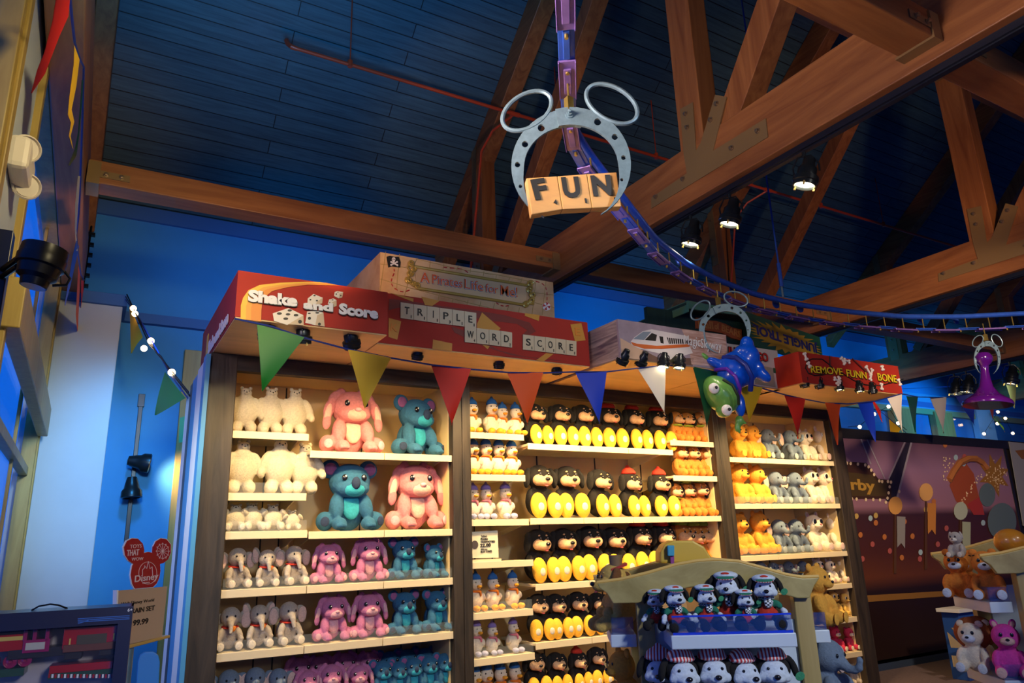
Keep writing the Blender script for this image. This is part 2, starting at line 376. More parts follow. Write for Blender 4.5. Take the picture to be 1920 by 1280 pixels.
for X, lb in zip(TX, ('nearest timber roof truss with plated king post above the shelves', 'second timber roof truss beyond the nearest one',
                      'third timber roof truss seen above the red bone sign', 'farthest timber roof truss at the right edge')): truss(X, lb)
def beam(x0, x1, y, zb, zt, label):
    b = empty('ceiling_beam', (x0, y, zb), label=label, cat='beam', group='beams between the trusses')
    MB().box((x0+.004, y-.11, zb), (x1-.004, y+.11, zt)).build('timber', timber[0], b, bev=.008)
    for xx, sg in ((x0, 1), (x1, -1)):
        h = MB().box((min(xx, xx+sg*.09), y-.125, zb-.015), (max(xx, xx+sg*.09), y+.125, zb)) \
            .box((min(xx, xx+sg*.09), y-.125, zb), (max(xx, xx+sg*.09), y-.11, zt-.02)) \
            .box((min(xx, xx+sg*.30), y-.118, zb+.05), (max(xx, xx+sg*.30), y-.110, zt-.09))
        ho = h.build('beam_hanger', plate_m, b)
        for q in (.13, .24):
            bb = MB(); bolt(bb, (xx+sg*q, y-.118, (zb+zt)/2-.02), (0, -1, 0), .014); bb.build('bolt', bolt_m, ho, smooth=True)
zb62 = at(560, 413, 1, 6.09).z; zt62 = at(560, 375, 1, 6.09).z
BX = [(-.27, 4.19), (4.41, 8.70), (8.92, 13.2), (13.42, 17.7)]
where = ['left wall and nearest truss', 'nearest and second trusses', 'second and third trusses', 'third and farthest trusses']
for (a, b), wv in zip(BX, where): beam(a, b, 6.2, zb62, zt62, 'level timber beam between the %s, in front of blue wall' % wv)
for (a, b), wv in list(zip(BX, where))[:3]: beam(a, b, 2.02, zb62, zt62, 'level timber beam between the %s, nearer the entrance' % wv)
for (a, b), wv in list(zip(BX, where))[1:3]: beam(a, b, 4.0, 7.05, 7.33, 'high timber beam between the %s at the king posts' % wv)

# ================================================================== LAMPS
housing = mat('lamp_housing', (.03, .038, .045), .3, .7)
def emitm(name, col, s):
    m = bpy.data.materials.new(name); m.use_nodes = True; n = m.node_tree; n.nodes.clear()
    e = n.nodes.new('ShaderNodeEmission'); o = n.nodes.new('ShaderNodeOutputMaterial'); e.inputs[0].default_value = (*col, 1); e.inputs[1].default_value = s
    n.links.new(e.outputs[0], o.inputs[0]); return m
lens_on = emitm('lamp_lens_lit', (1, .86, .55), 9); bulb_on = emitm('bulb_lit', (1, .66, .34), 5)
lens_off = mat('lamp_lens', (.5, .42, .28), .2)
def spotlamp(p, aim, label, group, s=1.0, lit=True, energy=0, color=CREAM, angle=70, rod=.1, cat='spotlight'):
    """p: top of the yoke; housing hangs under it and points at aim"""
    p = Vector(p); t = empty('track_spotlight', p, label=label, cat=cat, group=group)
    c = p - Vector((0, 0, rod+.09*s)); d = (Vector(aim)-c).normalized()
    q = d.to_track_quat('Z', 'X').to_matrix().to_4x4(); q.translation = c
    side = (q.to_3x3() @ Vector((1, 0, 0)))
    side = Vector((side.x, side.y, 0)).normalized()
    y = MB().tube([p, p-Vector((0, 0, rod*.6))], .012*s, 8)
    top = p-Vector((0, 0, rod*.55))
    y.tube([c+side*.075*s, c+side*.078*s+Vector((0, 0, .05*s)), top+side*.04*s, top-side*.04*s, c-side*.078*s+Vector((0, 0, .05*s)), c-side*.075*s], .006*s, 6)
    y.build('yoke', housing, t, smooth=True)
    MB().lathe([(.0, -.11*s), (.035*s, -.10*s), (.042*s, -.05*s), (.058*s, -.03*s), (.060*s, .02*s), (.078*s, .03*s), (.080*s, .06*s), (.072*s, .065*s), (.072*s, .09*s), (.064*s, .09*s), (.060*s, .07*s)], q, 20).build('housing', housing, t, smooth=True)
    MB().lathe([(0, .068*s), (.058*s, .068*s), (.058*s, .074*s), (0, .078*s)], q, 20).build('lens', lens_on if lit else lens_off, t)
    for a in (0.5, 2.6, 4.7): MB().box((.066*s*cos(a)-.006*s, .066*s*sin(a)-.006*s, .08*s), (.066*s*cos(a)+.006*s, .066*s*sin(a)+.006*s, .105*s), q).build('lens_clip', mat('brass_clip', (.5, .38, .12), .4, .6), t)
    if energy: lamp('lamp_light', 'SPOT', c+d*.11*s, Vector(aim), energy, color, .04, angle, .7)
    return t
def rail(X, label):
    r = empty('lighting_track', (X+.11, 0, 4.38), label=label, cat='lighting track')
    MB().box((X+.07, -3.3, 4.335), (X+.15, 9.3, 4.38)).box((X+.09, -3.3, 4.325), (X+.13, 9.3, 4.335)).build('rail', railm, r)
    return r
rail(4.19, 'black lighting track under the nearest truss'); rail(8.7, 'black lighting track under the second truss'); rail(13.2, 'black lighting track under the third truss')
for (x, y), lb in zip(((1503, 262), (1365, 345), (1293, 390)), ('rightmost of three lit spotlights under the nearest truss', 'middle of three lit spotlights under the nearest truss', 'leftmost of three lit spotlights under the nearest truss')):
    p = at(x, y, 0, 4.30); p.z = 4.33
    spotlamp(p, p+Vector((-.15, .2, -1.0)), 'black track '+lb, 'spotlights under the nearest truss', 1.15, True, 22, CREAM, 60, rod=.07)
for (x, y), lb in zip(((1788, 702), (1811, 700), (1896, 700)), ('leftmost far black spotlight hanging by the purple pawn', 'far black spotlight directly left of the purple pawn', 'far black spotlight right of the purple pawn')):
    p = at(x, y, 0, 13.3); p.z = 4.33
    spotlamp(p, p+Vector((-.1, .2, -1.0)), lb, 'far track spotlights', 1.6, True, 0, CREAM, 60, rod=.1)
# blank mounting box by the spotlights
jb = at(1335, 395, 0, 8.8)
MB().box((8.74, jb.y-.25, 4.16), (8.9, jb.y+.35, 4.325)).build('junction_box', mat('box_tan', (.2, .16, .09), .6), label='dark tan junction box under the second truss behind the spotlights', cat='junction box', bev=.01)

# sprinkler pipe
sp = empty('sprinkler_pipe', at(700, 140, 1, 8.2), label='red sprinkler pipe hung below the ceiling boards', cat='pipe')
YP = 7.0; a = at(553, 90, 1, YP); b = at(1800, 470, 1, YP)
b.z = a.z
e = at(541, 76, 1, YP+.05)
MB().tube([a, b], .022, 12).tube([a+Vector((.02, 0, 0)), a-Vector((.03, 0, 0)), e+Vector((0, .02, -.03)), e+Vector((-.01, .05, .03))], .027, 12).build('pipe_run', redpipe, sp, smooth=True)
for k, xx in enumerate((a.x+1.0*.62, 4.9, 6.6, 10.2, 11.9)):
    zt = RZ(YP)
    MB().tube([(xx, YP, a.z), (xx, YP, zt)], .007, 6).tube([(xx, YP, a.z-.03), (xx, YP, a.z+.05)], .03, 8).build('hanger_rod', redpipe, sp, smooth=True)
for px in (965, 1440):
    t0 = at(px, 222 if px < 1000 else 356, 1, YP); t0.z = a.z
    MB().tube([t0-Vector((.07, 0, 0)), t0+Vector((.07, 0, 0))], .032, 10).tube([t0, t0+Vector((-.16, .3, -.12)), t0+Vector((-.2, .55, -.3)), Vector((t0.x-.2, YP+.95, 4.95))], .016, 8).build('drop_pipe', redpipe, sp, smooth=True)

# ================================================================== SHELVING
D = 5.5
ZH = 3.03
def hx(x, y): return at(x, y, 1, D).x
def unit(x0, x1, label, posts, shelves, panels):
    """x0..x1 clear opening; shelves: (xa, xb, z, depth)"""
    t = empty('shelving_unit', ((x0+x1)/2, D, 0), label=label, cat='shelving unit')
    for a, b in posts: MB().box((a, D-.03, 0), (b, D+.62, ZH)).build('post', dkoak, t, bev=.006)
    MB().box((x0-.01, D-.025, 2.91), (x1+.01, D+.05, ZH)).build('header', dkoakx, t, bev=.004)
    MB().box((x0-.01, D+.60, .0), (x1+.01, D+.62, ZH)).build('back_panel', creamp, t)
    for sx in (x0, x1): MB().box((min(sx, sx+(.012 if sx == x0 else -.012)), D+.05, .02), (max(sx, sx+(.012 if sx == x0 else -.012)), D+.6, 2.95)).build('side_lining', creamp, t)
    MB().box((x0, D+.05, 2.95), (x1, D+.6, 2.97)).build('top_panel', creamp, t)
    for sx in panels: MB().box((sx-.005, D+.592, .1), (sx+.005, D+.601, 2.94)).build('slotted_standard', darkm, t)
    for xa, xb, z, dp in shelves:
        n = max(1, round((xb-xa)/.62)); dx = (xb-xa)/n; f = D+dp
        for k in range(n):
            a, b = xa+k*dx+.002, xa+(k+1)*dx-.002
            so = MB().box((a, f, z-.022), (b, D+.595, z)).box((a, f-.012, z-.052), (b, f, z+.002)).build('shelf', shelfm, t, bev=.003)
        for bx in (xa+.05, xb-.05):
            MB().prism([(bx-.005, f+.05, z-.022), (bx-.005, D+.595, z-.022), (bx-.005, D+.595, z-.13)], (.01, 0, 0)).build('shelf_bracket', shelfm, t)
    return t
X1a, X1b = hx(441, 694), hx(847, 900)
X1a = .86
X2a, X2b, X3a, X3b = hx(881, 900), hx(1344, 900), hx(1369, 900), hx(1567, 900)
acr = mat('clear_acrylic', (.75, .88, .95), .08, alpha=.05)
U1 = unit(X1a, X1b, 'left shelving unit of dark oak filled with white, pink, grey and blue plush', [(.67, X1a), (X1b, X1b+.085)],
     [(X1a, 1.41, 2.47, .0), (X1a, 1.41, 2.03, .0), (1.42, X1b, 2.345, .0), (X1a, 1.43, 1.765, 0), (1.435, X1b, 1.755, 0), (X1a, X1b, 1.38, 0), (X1a, X1b, .98, 0), (X1a, X1b, .56, 0), (X1a, X1b, .12, 0)], [1.22, 1.36, 2.02, 2.40])
U2 = unit(X2a, X2b, 'middle shelving unit of dark oak, widest of the three', [(X1b+.087, X2a), (X2b, X2b+.06)],
     [(X2a, 3.30, 2.55, 0), (X2a, 3.30, 2.195, 0), (X2a, 3.32, 1.825, 0), (X2a, 3.35, 1.49, 0), (X2a, 3.33, 1.10, 0), (X2a, 3.33, .76, 0), (X2a, 3.33, .38, 0),
      (3.31, 4.99, 2.47, -.04), (3.33, X2b, 1.83, 0), (3.36, X2b, 1.29, 0), (3.34, 5.05, .83, 0), (3.34, 5.05, .40, 0), (3.34, 5.05, .03, 0), (5.0, X2b, 2.575, 0), (5.0, X2b, 2.225, 0), (5.06, X2b, .8, 0), (5.06, X2b, .4, 0)], [3.1, 3.28, 3.8, 4.5, 5.1])
U3 = unit(X3a, X3b, 'right shelving unit of dark oak next to the mural', [(X2b+.062, X3a), (X3b, X3b+.21)],
     [(X3a, X3b, 2.43, 0), (X3a, X3b, 1.95, 0), (X3a, X3b, 1.43, 0), (X3a, X3b, 1.09, 0), (X3a, X3b, .74, 0), (X3a, X3b, .39, 0), (X3a, X3b, .06, 0)], [6.3, 6.9])
for a, b, z, un in ((X1a, 1.43, 1.765, U1), (X1a, 1.41, 2.03, U1), (X1a, X1b, 1.38, U1), (X1a, X1b, .98, U1), (X2a, 3.33, 1.10, U2), (X2a, 3.33, .76, U2), (X3a, X3b, 1.43, U3), (X3a, X3b, 1.95, U3)):
    MB().box((a+.01, D-.008, z), (b-.01, D-.003, z+.075)).build('clear_guard', acr, un)
# striped end wing of the left unit
wing = empty('end_wing', (.665, D+.5, 0), label='blue and white striped end panel on the left side of the shelving', cat='panel')
ys = [at(x, 1000, 0, .667).y for x in (368, 363, 353, 345, 341, 334)]
for (a, b), m_, tt in zip(zip(ys, ys[1:]), (plain('wing_blue', (.06, .30, .60)), plain('wing_white', (.88, .90, .86)), plain('wing_blue', (0, 0, 0)), plain('wing_dark', (.03, .05, .07)), plain('wing_white', (0, 0, 0))), (.667, .668, .667, .665, .668)):
    MB().box((tt-.03, a, 0), (tt, b, ZH-.02-.10*(b-D))).build('vertical_strip', m_, wing)

# price card
pc = empty('price_card', (3.02, 5.55, 1.492), label='cream price card reading plush characters 22.00 on the middle unit', cat='sign')
Yc = 5.53
MB().prism([at(x, y, 1, Yc) for x, y in ((882, 997), (933, 994), (935, 1045), (883, 1046))], (0, .004, 0)).build('card', plain('card_cream', (.74, .68, .50)), pc)
MB().box((at(880, 1046, 1, Yc).x, Yc-.02, 1.492), (at(938, 1046, 1, Yc).x, Yc+.03, 1.51)).build('card_base', shelfm, pc)
tx = MB()
for s_, x0, y0, x1, y1, h, bd in (('Select', 902, 1006, 913, 1006, 3.5, 0), ('PLUSH', 901, 1012, 914, 1012, 4, .01), ('CHARACTERS', 901, 1017, 928, 1016, 3.5, .01), ('22.00', 900, 1025, 920, 1024, 6, .02), ('when you', 901, 1030, 913, 1030, 2.5, 0), ('BUY TWO', 901, 1036, 922, 1035, 4, .01)):
    face_text(tx, s_, x0, y0, x1, y1, h, Yc, bd, .002)
tx.build('lettering', inkm, pc)
b_ = MB(); face_poly(b_, disc(890, 1021, 6.5, 8), Yc, .001, .002); b_.build('round_badge', plain('badge', (.08, .06, .06)), pc)

# ================================================================== SIGN BOXES
def signbox(label, x0, x1, y0, y1, z0, z1, front, side=None, soff=True, cat='sign', yl=None):
    t = empty('sign_box', ((x0+x1)/2, (y0+y1)/2, z0), label=label, cat=cat)
    MB().box((x0, y0, z0+.002), (x1, y0+.02, z1)).build('front_board', front, t)
    MB().box((x0, y0+.02, z0+.002), (x0+.02, y1, z1)).build('side_board', side or front, t)
    MB().box((x1-.02, y0+.02, z0+.002), (x1, y1, z1)).build('side_board', side or front, t)
    MB().box((x0+.02, y0+.02, z1-.02), (x1-.02, y1, z1)).build('top_board', side or front, t)
    if soff: MB().box((x0+.004, y0+.004, z0-.008), (x1-.004, y1, z0+.001)).build('soffit', soffm, t)
    return t
Z0 = ZH+.008
# 1: Shake and Score
xr1 = at(726, 630, 1, 4.57).x; Y1 = 4.57; zt1 = at(444, 506, 1, Y1).z
s1 = signbox('red Shake and Score sign box with dice at the left end of the shelving', .68, xr1, Y1, 6.12, Z0, zt1, signred)
def poly_part(t, name, polys, m_, Y, off=.002, th=.003, ex=None, smooth=False):
    mb = MB()
    for p in polys: face_poly(mb, p, Y, off, th)
    return mb.build(name, m_, t)
def c4(x, y): return (360+x/4.2675, 460+y/4.2675)     # crop notes taken at 4.27x
def band(o, i): return [c4(*p) for p in o] + [c4(*p) for p in reversed(i)]
b1o = [(388, 590), (390, 480), (408, 420), (450, 360), (540, 318), (700, 300), (900, 292), (1020, 294)]
b1i = [(430, 595), (432, 490), (448, 430), (490, 380), (570, 335), (720, 312), (900, 300), (1040, 298)]
b2i = [(470, 600), (472, 500), (486, 445), (520, 400), (600, 350), (740, 322), (900, 308), (1080, 302)]
b3i = [(552, 610), (554, 520), (560, 460), (580, 415), (640, 366), (760, 336), (920, 316), (1180, 322)]
poly_part(s1, 'curved_stripe', [band(b1o, b1i)], yellowp, Y1); poly_part(s1, 'curved_stripe', [band(b1i, b2i)], plain('print_amber', (.72, .33, .03)), Y1)
poly_part(s1, 'curved_stripe', [band(b2i, b3i)], orangep, Y1)
tx = MB()
for s_, x0, y0, x1, y1, h, bd in (('Shake', 442, 447, 838, 490, 84, .055), ('and', 884, 507, 1122, 532, 60, .055), ('Score', 1168, 548, 1482, 588, 78, .055)):
    a, b = c4(x0, y0), c4(x1, y1); face_text(tx, s_, *a, *b, h/4.27, Y1, bd, .016)
tx.build('lettering', whitem, s1)
tx = MB()
for s_, x0, y0, x1, y1, h, bd in (('Shake', 447, 452, 843, 496, 84, .06), ('and', 889, 513, 1127, 538, 60, .06), ('Score', 1173, 554, 1487, 594, 78, .06)):
    a, b = c4(x0, y0), c4(x1, y1); face_text(tx, s_, *a, *b, h/4.27, Y1, bd, .011)
tx.build('letter_edge', inkm, s1)
def die(t, top, left, right, pips, k):
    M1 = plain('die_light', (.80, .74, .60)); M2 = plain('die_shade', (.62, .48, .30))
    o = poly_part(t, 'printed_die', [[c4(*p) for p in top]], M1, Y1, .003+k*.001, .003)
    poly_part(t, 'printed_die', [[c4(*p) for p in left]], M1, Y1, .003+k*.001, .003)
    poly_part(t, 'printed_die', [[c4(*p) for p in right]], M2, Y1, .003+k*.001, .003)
    poly_part(t, 'die_pips', [[c4(*q) for q in disc(*p, 12)] for p in pips], inkm, Y1, .007+k*.001, .001)
die(s1, [(645, 545), (770, 502), (890, 560), (780, 625)], [(645, 545), (780, 625), (760, 638), (655, 605)], [(780, 625), (890, 560), (892, 640), (770, 632)],
    [(697, 547, 20, 10), (780, 522, 18, 9), (766, 553, 19, 9), (830, 560, 19, 10), (748, 588, 20, 10), (862, 612, 15, 15)], 0)
die(s1, [(920, 530), (1010, 525), (1050, 540), (1000, 560)], [(920, 530), (1000, 560), (985, 640), (905, 620)], [(1000, 560), (1050, 540), (1060, 650), (985, 640)],
    [(937, 585, 13, 12), (1017, 631, 12, 12), (1000, 541, 16, 6), (936, 546, 12, 5)], 0)
die(s1, [(925, 425), (970, 390), (1045, 420), (1000, 450)], [(925, 425), (1000, 450), (985, 480), (922, 470)], [(1000, 450), (1045, 420), (1040, 465), (985, 480)], [(978, 404, 10, 5), (997, 444, 9, 6), (945, 437, 8, 5)], 0)
die(s1, [(1095, 435), (1130, 425), (1155, 440), (1120, 455)], [(1095, 435), (1120, 455), (1118, 500), (1085, 470)], [(1120, 455), (1155, 440), (1155, 485), (1118, 500)], [(1122, 438, 8, 3), (1100, 460, 4, 5)], 0)
die(s1, [(1140, 375), (1160, 366), (1208, 376), (1178, 388)], [(1140, 375), (1178, 388), (1172, 425), (1135, 405)], [(1178, 388), (1208, 376), (1200, 418), (1172, 425)], [(1152, 392, 5, 6), (1188, 403, 5, 6), (1165, 375, 6, 3)], 0)
# lettering and stripe on its left side
xs = .68
tx = MB()
P0 = at(391, 668, 0, xs); P1 = at(430, 600, 0, xs); P0.z = P1.z = (P0.z+P1.z)/2
put_text(tx, 'Shake and Score', P0+Vector((-.006, 0, 0)), P1+Vector((-.006, 0, 0)), .09, (-1, 0, 0), .05, .004)
tx.build('side_lettering', whitem, s1)
MB().box((xs-.004, 5.75, Z0+.01), (xs, 5.83, zt1-.1)).build('side_stripe', yellowp, s1)

# 2: Triple Word Score
Y2 = 4.79; xl2 = xr1+.002; xr2 = at(1104, 650, 1, Y2).x; zt2 = at(1104, 605, 1, Y2).z
s2 = signbox('red Triple Word Score sign box with cream letter tiles', xl2, xr2, Y2, 6.12, Z0, zt2, signred)
def c5(x, y): return (700+x/4.2667, 450+y/4.2667)
sw = plain('sign_red_dark', (.20, .012, .008))
poly_part(s2, 'printed_swirl', [[c5(*p) for p in ((125, 470), (300, 490), (560, 530), (800, 560), (1050, 600), (1250, 660), (1300, 730), (1250, 760), (1180, 770), (1230, 720), (1150, 670), (900, 640), (600, 580), (200, 540), (125, 560))]], sw, Y2, .0005, .001)
poly_part(s2, 'printed_swirl', [[c5(*p) for p in ((620, 690), (740, 730), (1000, 880), (1200, 930), (1560, 970), (1400, 960), (1100, 920), (860, 840), (650, 740))]], sw, Y2, .0005, .001)
amb = plain('loose_tile_amber', (.62, .28, .03))
for q in ([(130, 422), (320, 468), (318, 496), (200, 450)], [(382, 452), (528, 487), (470, 527), (412, 520)], [(122, 624), (222, 650), (190, 797), (120, 775)], [(476, 795), (630, 828), (626, 890), (470, 872)],
          [(868, 580), (1016, 706), (1000, 726), (828, 706), (828, 670)], [(872, 838), (930, 848), (912, 874)], [(1212, 585), (1328, 600), (1322, 648), (1210, 606)], [(1575, 676), (1662, 664), (1696, 802), (1612, 812)], [(1380, 905), (1440, 910), (1360, 972), (1300, 962)]):
    poly_part(s2, 'loose_tile', [[c5(*p) for p in q]], amb, Y2, .002, .002)
tx = MB()
for s_, q in (('K', (135, 725, 190, 735)), ('E', (1615, 762, 1655, 765))): face_text(tx, s_, *c5(q[0], q[1]), *c5(q[2], q[3]), 14, Y2, .01, .004)
tx.build('faint_lettering', orangep, s2)
TRI = [([212, 318, 425, 526, 627, 724, 820], [(500, 627), (516, 640), (530, 656), (545, 670), (558, 682), (572, 694), (585, 706)], 'TRIPLE', '111311'),
       ([725, 821, 920, 1014, 1106], [(694, 818), (706, 828), (718, 840), (728, 851), (742, 862)], 'WORD', '4112'),
       ([1190, 1281, 1370, 1453, 1536, 1620], [(757, 878), (768, 887), (778, 898), (789, 908), (800, 918), (812, 928)], 'SCORE', '13111')]
for xsn, yy, wd, nums in TRI:
    for k, ch in enumerate(wd):
        (ta, ba), (tb, bb_) = yy[k], yy[k+1]; a, b = xsn[k]+1.5, xsn[k+1]-1.5
        o = poly_part(s2, 'letter_tile', [[c5(a, ta), c5(b, tb), c5(b, bb_), c5(a, ba)]], ivory, Y2, .006, .006)
        tx = MB(); w = b-a; hh = (ba-ta)
        wl_ = {'I': .06, 'W': .54, 'L': .30, 'E': .32, 'T': .36}.get(ch, .42)*w; cx = a+w*.48
        yb = ba-hh*.30+(tb-ta)*.4
        sl_ = (tb-ta)*wl_/w/2; face_text(tx, ch, *c5(cx-wl_/2, yb-sl_), *c5(cx+wl_/2, yb+sl_), hh*.45/4.27, Y2, .008, .013)
        nx = b-w*.20; nw = w*(.05 if nums[k] == '1' else .12)
        face_text(tx, nums[k], *c5(nx-nw/2, ba-hh*.07+(tb-ta)*.6), *c5(nx+nw/2, ba-hh*.07+(tb-ta)*(.6+nw/w)), hh*.18/4.27, Y2, .004, .013)
        tx.build('lettering', inkm, o)

# 3: A Pirates Life for Me
Y3 = 5.3; pa, pb, pc_, pd = [at(x, y, 1, Y3) for x, y in ((713, 472), (711, 546), (1040, 530), (1040, 592))]
parch = mat('parchment', (.70, .50, .26), .6, 0, 'noise', 2.6, .4, col2=(.44, .22, .08))
s3 = signbox('tan treasure map sign box reading A Pirates Life for Me on top', pa.x, pd.x, Y3, 6.6, zt2+.004, (pa.z+pc_.z)/2, parch, soff=False)
gold = plain('gold_moulding', (.50, .34, .07), .3, metal=.3)
ml = MB()
for q in ([(100, 90), (52, 420)], [(350, 145), (300, 260), (250, 440)], [(455, 165), (450, 240)], [(565, 185), (520, 480)], [(640, 470), (630, 500)], [(680, 205), (668, 240)], [(780, 225), (775, 260)], [(760, 480), (748, 515)], [(885, 250), (878, 290)], [(860, 490), (850, 540)],
          [(985, 275), (980, 310)], [(970, 505), (958, 565)], [(1090, 300), (1080, 330)], [(1085, 520), (1065, 580)], [(1190, 300), (1180, 340)], [(1170, 540), (1160, 585)], [(1300, 320), (1270, 600)], [(1380, 330), (1350, 600)],
          [(52, 190), (260, 220)], [(52, 310), (300, 385), (1000, 560)], [(1290, 500), (1450, 540)], [(210, 110), (185, 400)], [(340, 150), (700, 235), (1000, 280), (1250, 330)], [(1290, 420), (1450, 440)]):
    ml.tube([at(*c5(*p), 1, Y3)+NY*.001 for p in q], .003, 4)
ml.build('map_grid_line', plain('map_line', (.46, .32, .10)), s3)
dash = MB()
path = [(165, 225), (168, 260), (150, 300), (140, 340), (160, 380), (205, 408), (250, 415), (300, 395)]
path2 = [(550, 215), (600, 222), (660, 225), (720, 235), (770, 268)]; path3 = [(1230, 332), (1290, 328), (1340, 340), (1375, 370), (1388, 410), (1390, 450), (1388, 490)]; path4 = [(975, 495), (1010, 520), (1050, 530), (1090, 522)]
for pth in (path, path2, path3, path4):
    for a, b in zip(pth, pth[1:]):
        m0 = (a[0]*.8+b[0]*.2, a[1]*.8+b[1]*.2); m1 = (a[0]*.25+b[0]*.75, a[1]*.25+b[1]*.75)
        dash.tube([at(*c5(*m0), 1, Y3)+NY*.002, at(*c5(*m1), 1, Y3)+NY*.002], .005, 4)
dash.build('dashed_route', plain('print_crimson', (.5, .03, .03)), s3)
poly_part(s3, 'flag_emblem', [[c5(*p) for p in ((103, 135), (130, 128), (165, 136), (200, 134), (217, 180), (212, 222), (180, 218), (150, 212), (118, 222))]], inkm, Y3, .004, .004)
sk = MB()
face_poly(sk, [c5(*p) for p in disc(159, 156, 14, 16)], Y3, .008, .003); face_poly(sk, [c5(*p) for p in ((150, 168), (168, 170), (166, 182), (152, 180))], Y3, .0085, .003)
for a, b in (((140, 178), (188, 204)), ((186, 178), (140, 202))):
    sk.tube([at(*c5(*a), 1, Y3)+NY*.010, at(*c5(*b), 1, Y3)+NY*.010], .006, 6)
    for e_ in (a, b): sk.ell(at(*c5(*e_), 1, Y3)+NY*.010, (.009,)*3, None, 8, 6)
sk.build('skull_and_bones', whitem, s3)
sk = MB(); [face_poly(sk, [c5(*p) for p in disc(cx, cy, 4, 5, 10)], Y3, .012, .001) for cx, cy in ((153, 156), (165, 157))]; sk.build('skull_eyes', inkm, s3)
poly_part(s3, 'name_panel', [[c5(*p) for p in ((335, 212), (1230, 368), (1215, 515), (340, 385))]], plain('panel_tan', (.60, .42, .22)), Y3, .003, .004)
mo = MB()
for q in ([(320, 215), (600, 262), (900, 312), (1225, 365)], [(350, 388), (600, 425), (900, 472), (1210, 522)]): mo.tube([at(*c5(*p), 1, Y3)+NY*.012 for p in q], .013, 8)
def scroll(cx, cy, r, s0, turns=1.5, sg=1, n=18):
    pts = []
    for i in range(n):
        a = s0+sg*2*pi*turns*i/n; rr = r*(1-.7*i/n); pts.append(at(*c5(cx+rr*cos(a), cy+rr*sin(a)), 1, Y3)+NY*.016)
    mo.tube(pts, [.011*(1-.3*i/n) for i in range(n)], 6)
for cx, cy, r, s0, sg in ((300, 190, 24, 1, 1), (320, 235, 20, 3, -1), (290, 270, 24, 0, 1), (280, 325, 26, 4, -1), (345, 372, 26, 3, 1), (318, 350, 14, 1, -1), (1250, 355, 26, 0, -1), (1240, 400, 20, 2, 1), (1268, 440, 24, 4, -1), (1262, 490, 26, 1, 1), (1215, 520, 24, 5, -1), (1240, 505, 14, 2, 1)):
    scroll(cx, cy, r, s0, 1.4, sg)
mo.tube([at(*c5(*p), 1, Y3)+NY*.014 for p in ((285, 185), (270, 225), (300, 260), (278, 300), (275, 335), (310, 365), (350, 385))], .009, 6)
mo.tube([at(*c5(*p), 1, Y3)+NY*.014 for p in ((1255, 345), (1265, 390), (1245, 430), (1280, 470), (1265, 500), (1210, 525))], .009, 6)
mo.build('gold_frame', gold, s3, smooth=True)
for m_, bd, of in ((plain('print_navy', (.02, .04, .20)), .032, .009), (whitem, .022, .011), (plain('print_vermilion', (.70, .12, .02)), .004, .014)):
    tx = MB()
    for s_, x0, y0, x1, y1, h in (('A', 372, 338, 444, 347, 80), ('Pirates', 466, 350, 706, 386, 74), ('Life', 724, 388, 874, 412, 74), ('for', 890, 415, 992, 432, 66), ('Me!', 1014, 440, 1146, 460, 78)):
        face_text(tx, s_, *c5(x0, y0), *c5(x1, y1), h/4.27, Y3, bd, of)
    tx.build('lettering', m_, s3)
cr_ = MB()
for a in range(4):
    q = [(1382+34*cos(a*pi/2+.25+d)*k, 530+36*sin(a*pi/2+.25+d)*k) for d, k in ((-.38, .9), (.38, .9), (0, .12))]; face_poly(cr_, [c5(*p) for p in q], Y3, .007, .002)
poly_part(s3, 'compass_cross_ground', [[c5(*p) for p in ((1352, 515), (1390, 496), (1414, 520), (1412, 555), (1380, 568), (1356, 550))]], whitem, Y3, .004, .002)
cr_.build('compass_cross', plain('print_crimson', (.5, .03, .03)), s3)

# 4: train picture sign
Y4 = 4.45; xa4, xb4 = at(1161, 640, 1, Y4).x, at(1368, 690, 1, Y4).x; zt4 = at(1160, 598, 1, Y4).z
Z04 = at(1166, 671, 1, Y4).z
lil = mat('photo_lilac', (.42, .34, .40), .4, 0, 'noise', 5, .3)
s4 = signbox('picture sign box with a white monorail train and Magic lettering', xa4, xb4, Y4, 6.12, Z0, zt4, lil, side=mat('photo_streaks', (.62, .50, .42), .4, 0, 'wood', 22, .6, axis=1, col2=(.14, .10, .12)))
def c6(x, y): return (1090+x/4.2659, 540+y/4.2659)
def art(t, name, pts, m_, k): return poly_part(t, name, [[c6(*p) for p in pts]], m_, Y4, .001+k*.0012, .0012)
brn = plain('photo_brown', (.16, .085, .06)); wht = plain('photo_white', (.72, .68, .66)); ltan = plain('photo_tan', (.62, .42, .28))
art(s4, 'printed_ground', [(322, 450), (480, 490), (620, 560), (900, 560), (890, 620), (322, 560)], brn, 0)
art(s4, 'printed_beam', [(308, 398), (500, 505), (522, 580), (322, 555)], ltan, 1)
art(s4, 'printed_building', [(800, 325), (1155, 375), (1170, 640), (880, 610), (860, 470)], mat('photo_building', (.34, .15, .09), .4, 0, 'wood', 30, .6, axis=0, col2=(.75, .55, .48)), 0)
art(s4, 'printed_beam', [(500, 495), (860, 455), (890, 520), (640, 590), (700, 540)], wht, 1)
art(s4, 'printed_train', [(392, 430), (420, 395), (490, 345), (560, 330), (850, 385), (862, 450), (760, 470), (560, 495), (470, 488), (400, 455)], wht, 2)
art(s4, 'printed_train_stripe', [(392, 430), (440, 445), (600, 462), (860, 448), (862, 470), (640, 487), (500, 486), (410, 458)], plain('photo_orange', (.60, .13, .02)), 3)
art(s4, 'printed_train_window', [(410, 408), (490, 350), (555, 350), (500, 415)], plain('photo_glass', (.22, .28, .34)), 3)
art(s4, 'printed_train_window', [(505, 415), (560, 360), (602, 375), (592, 425)], inkm, 3)
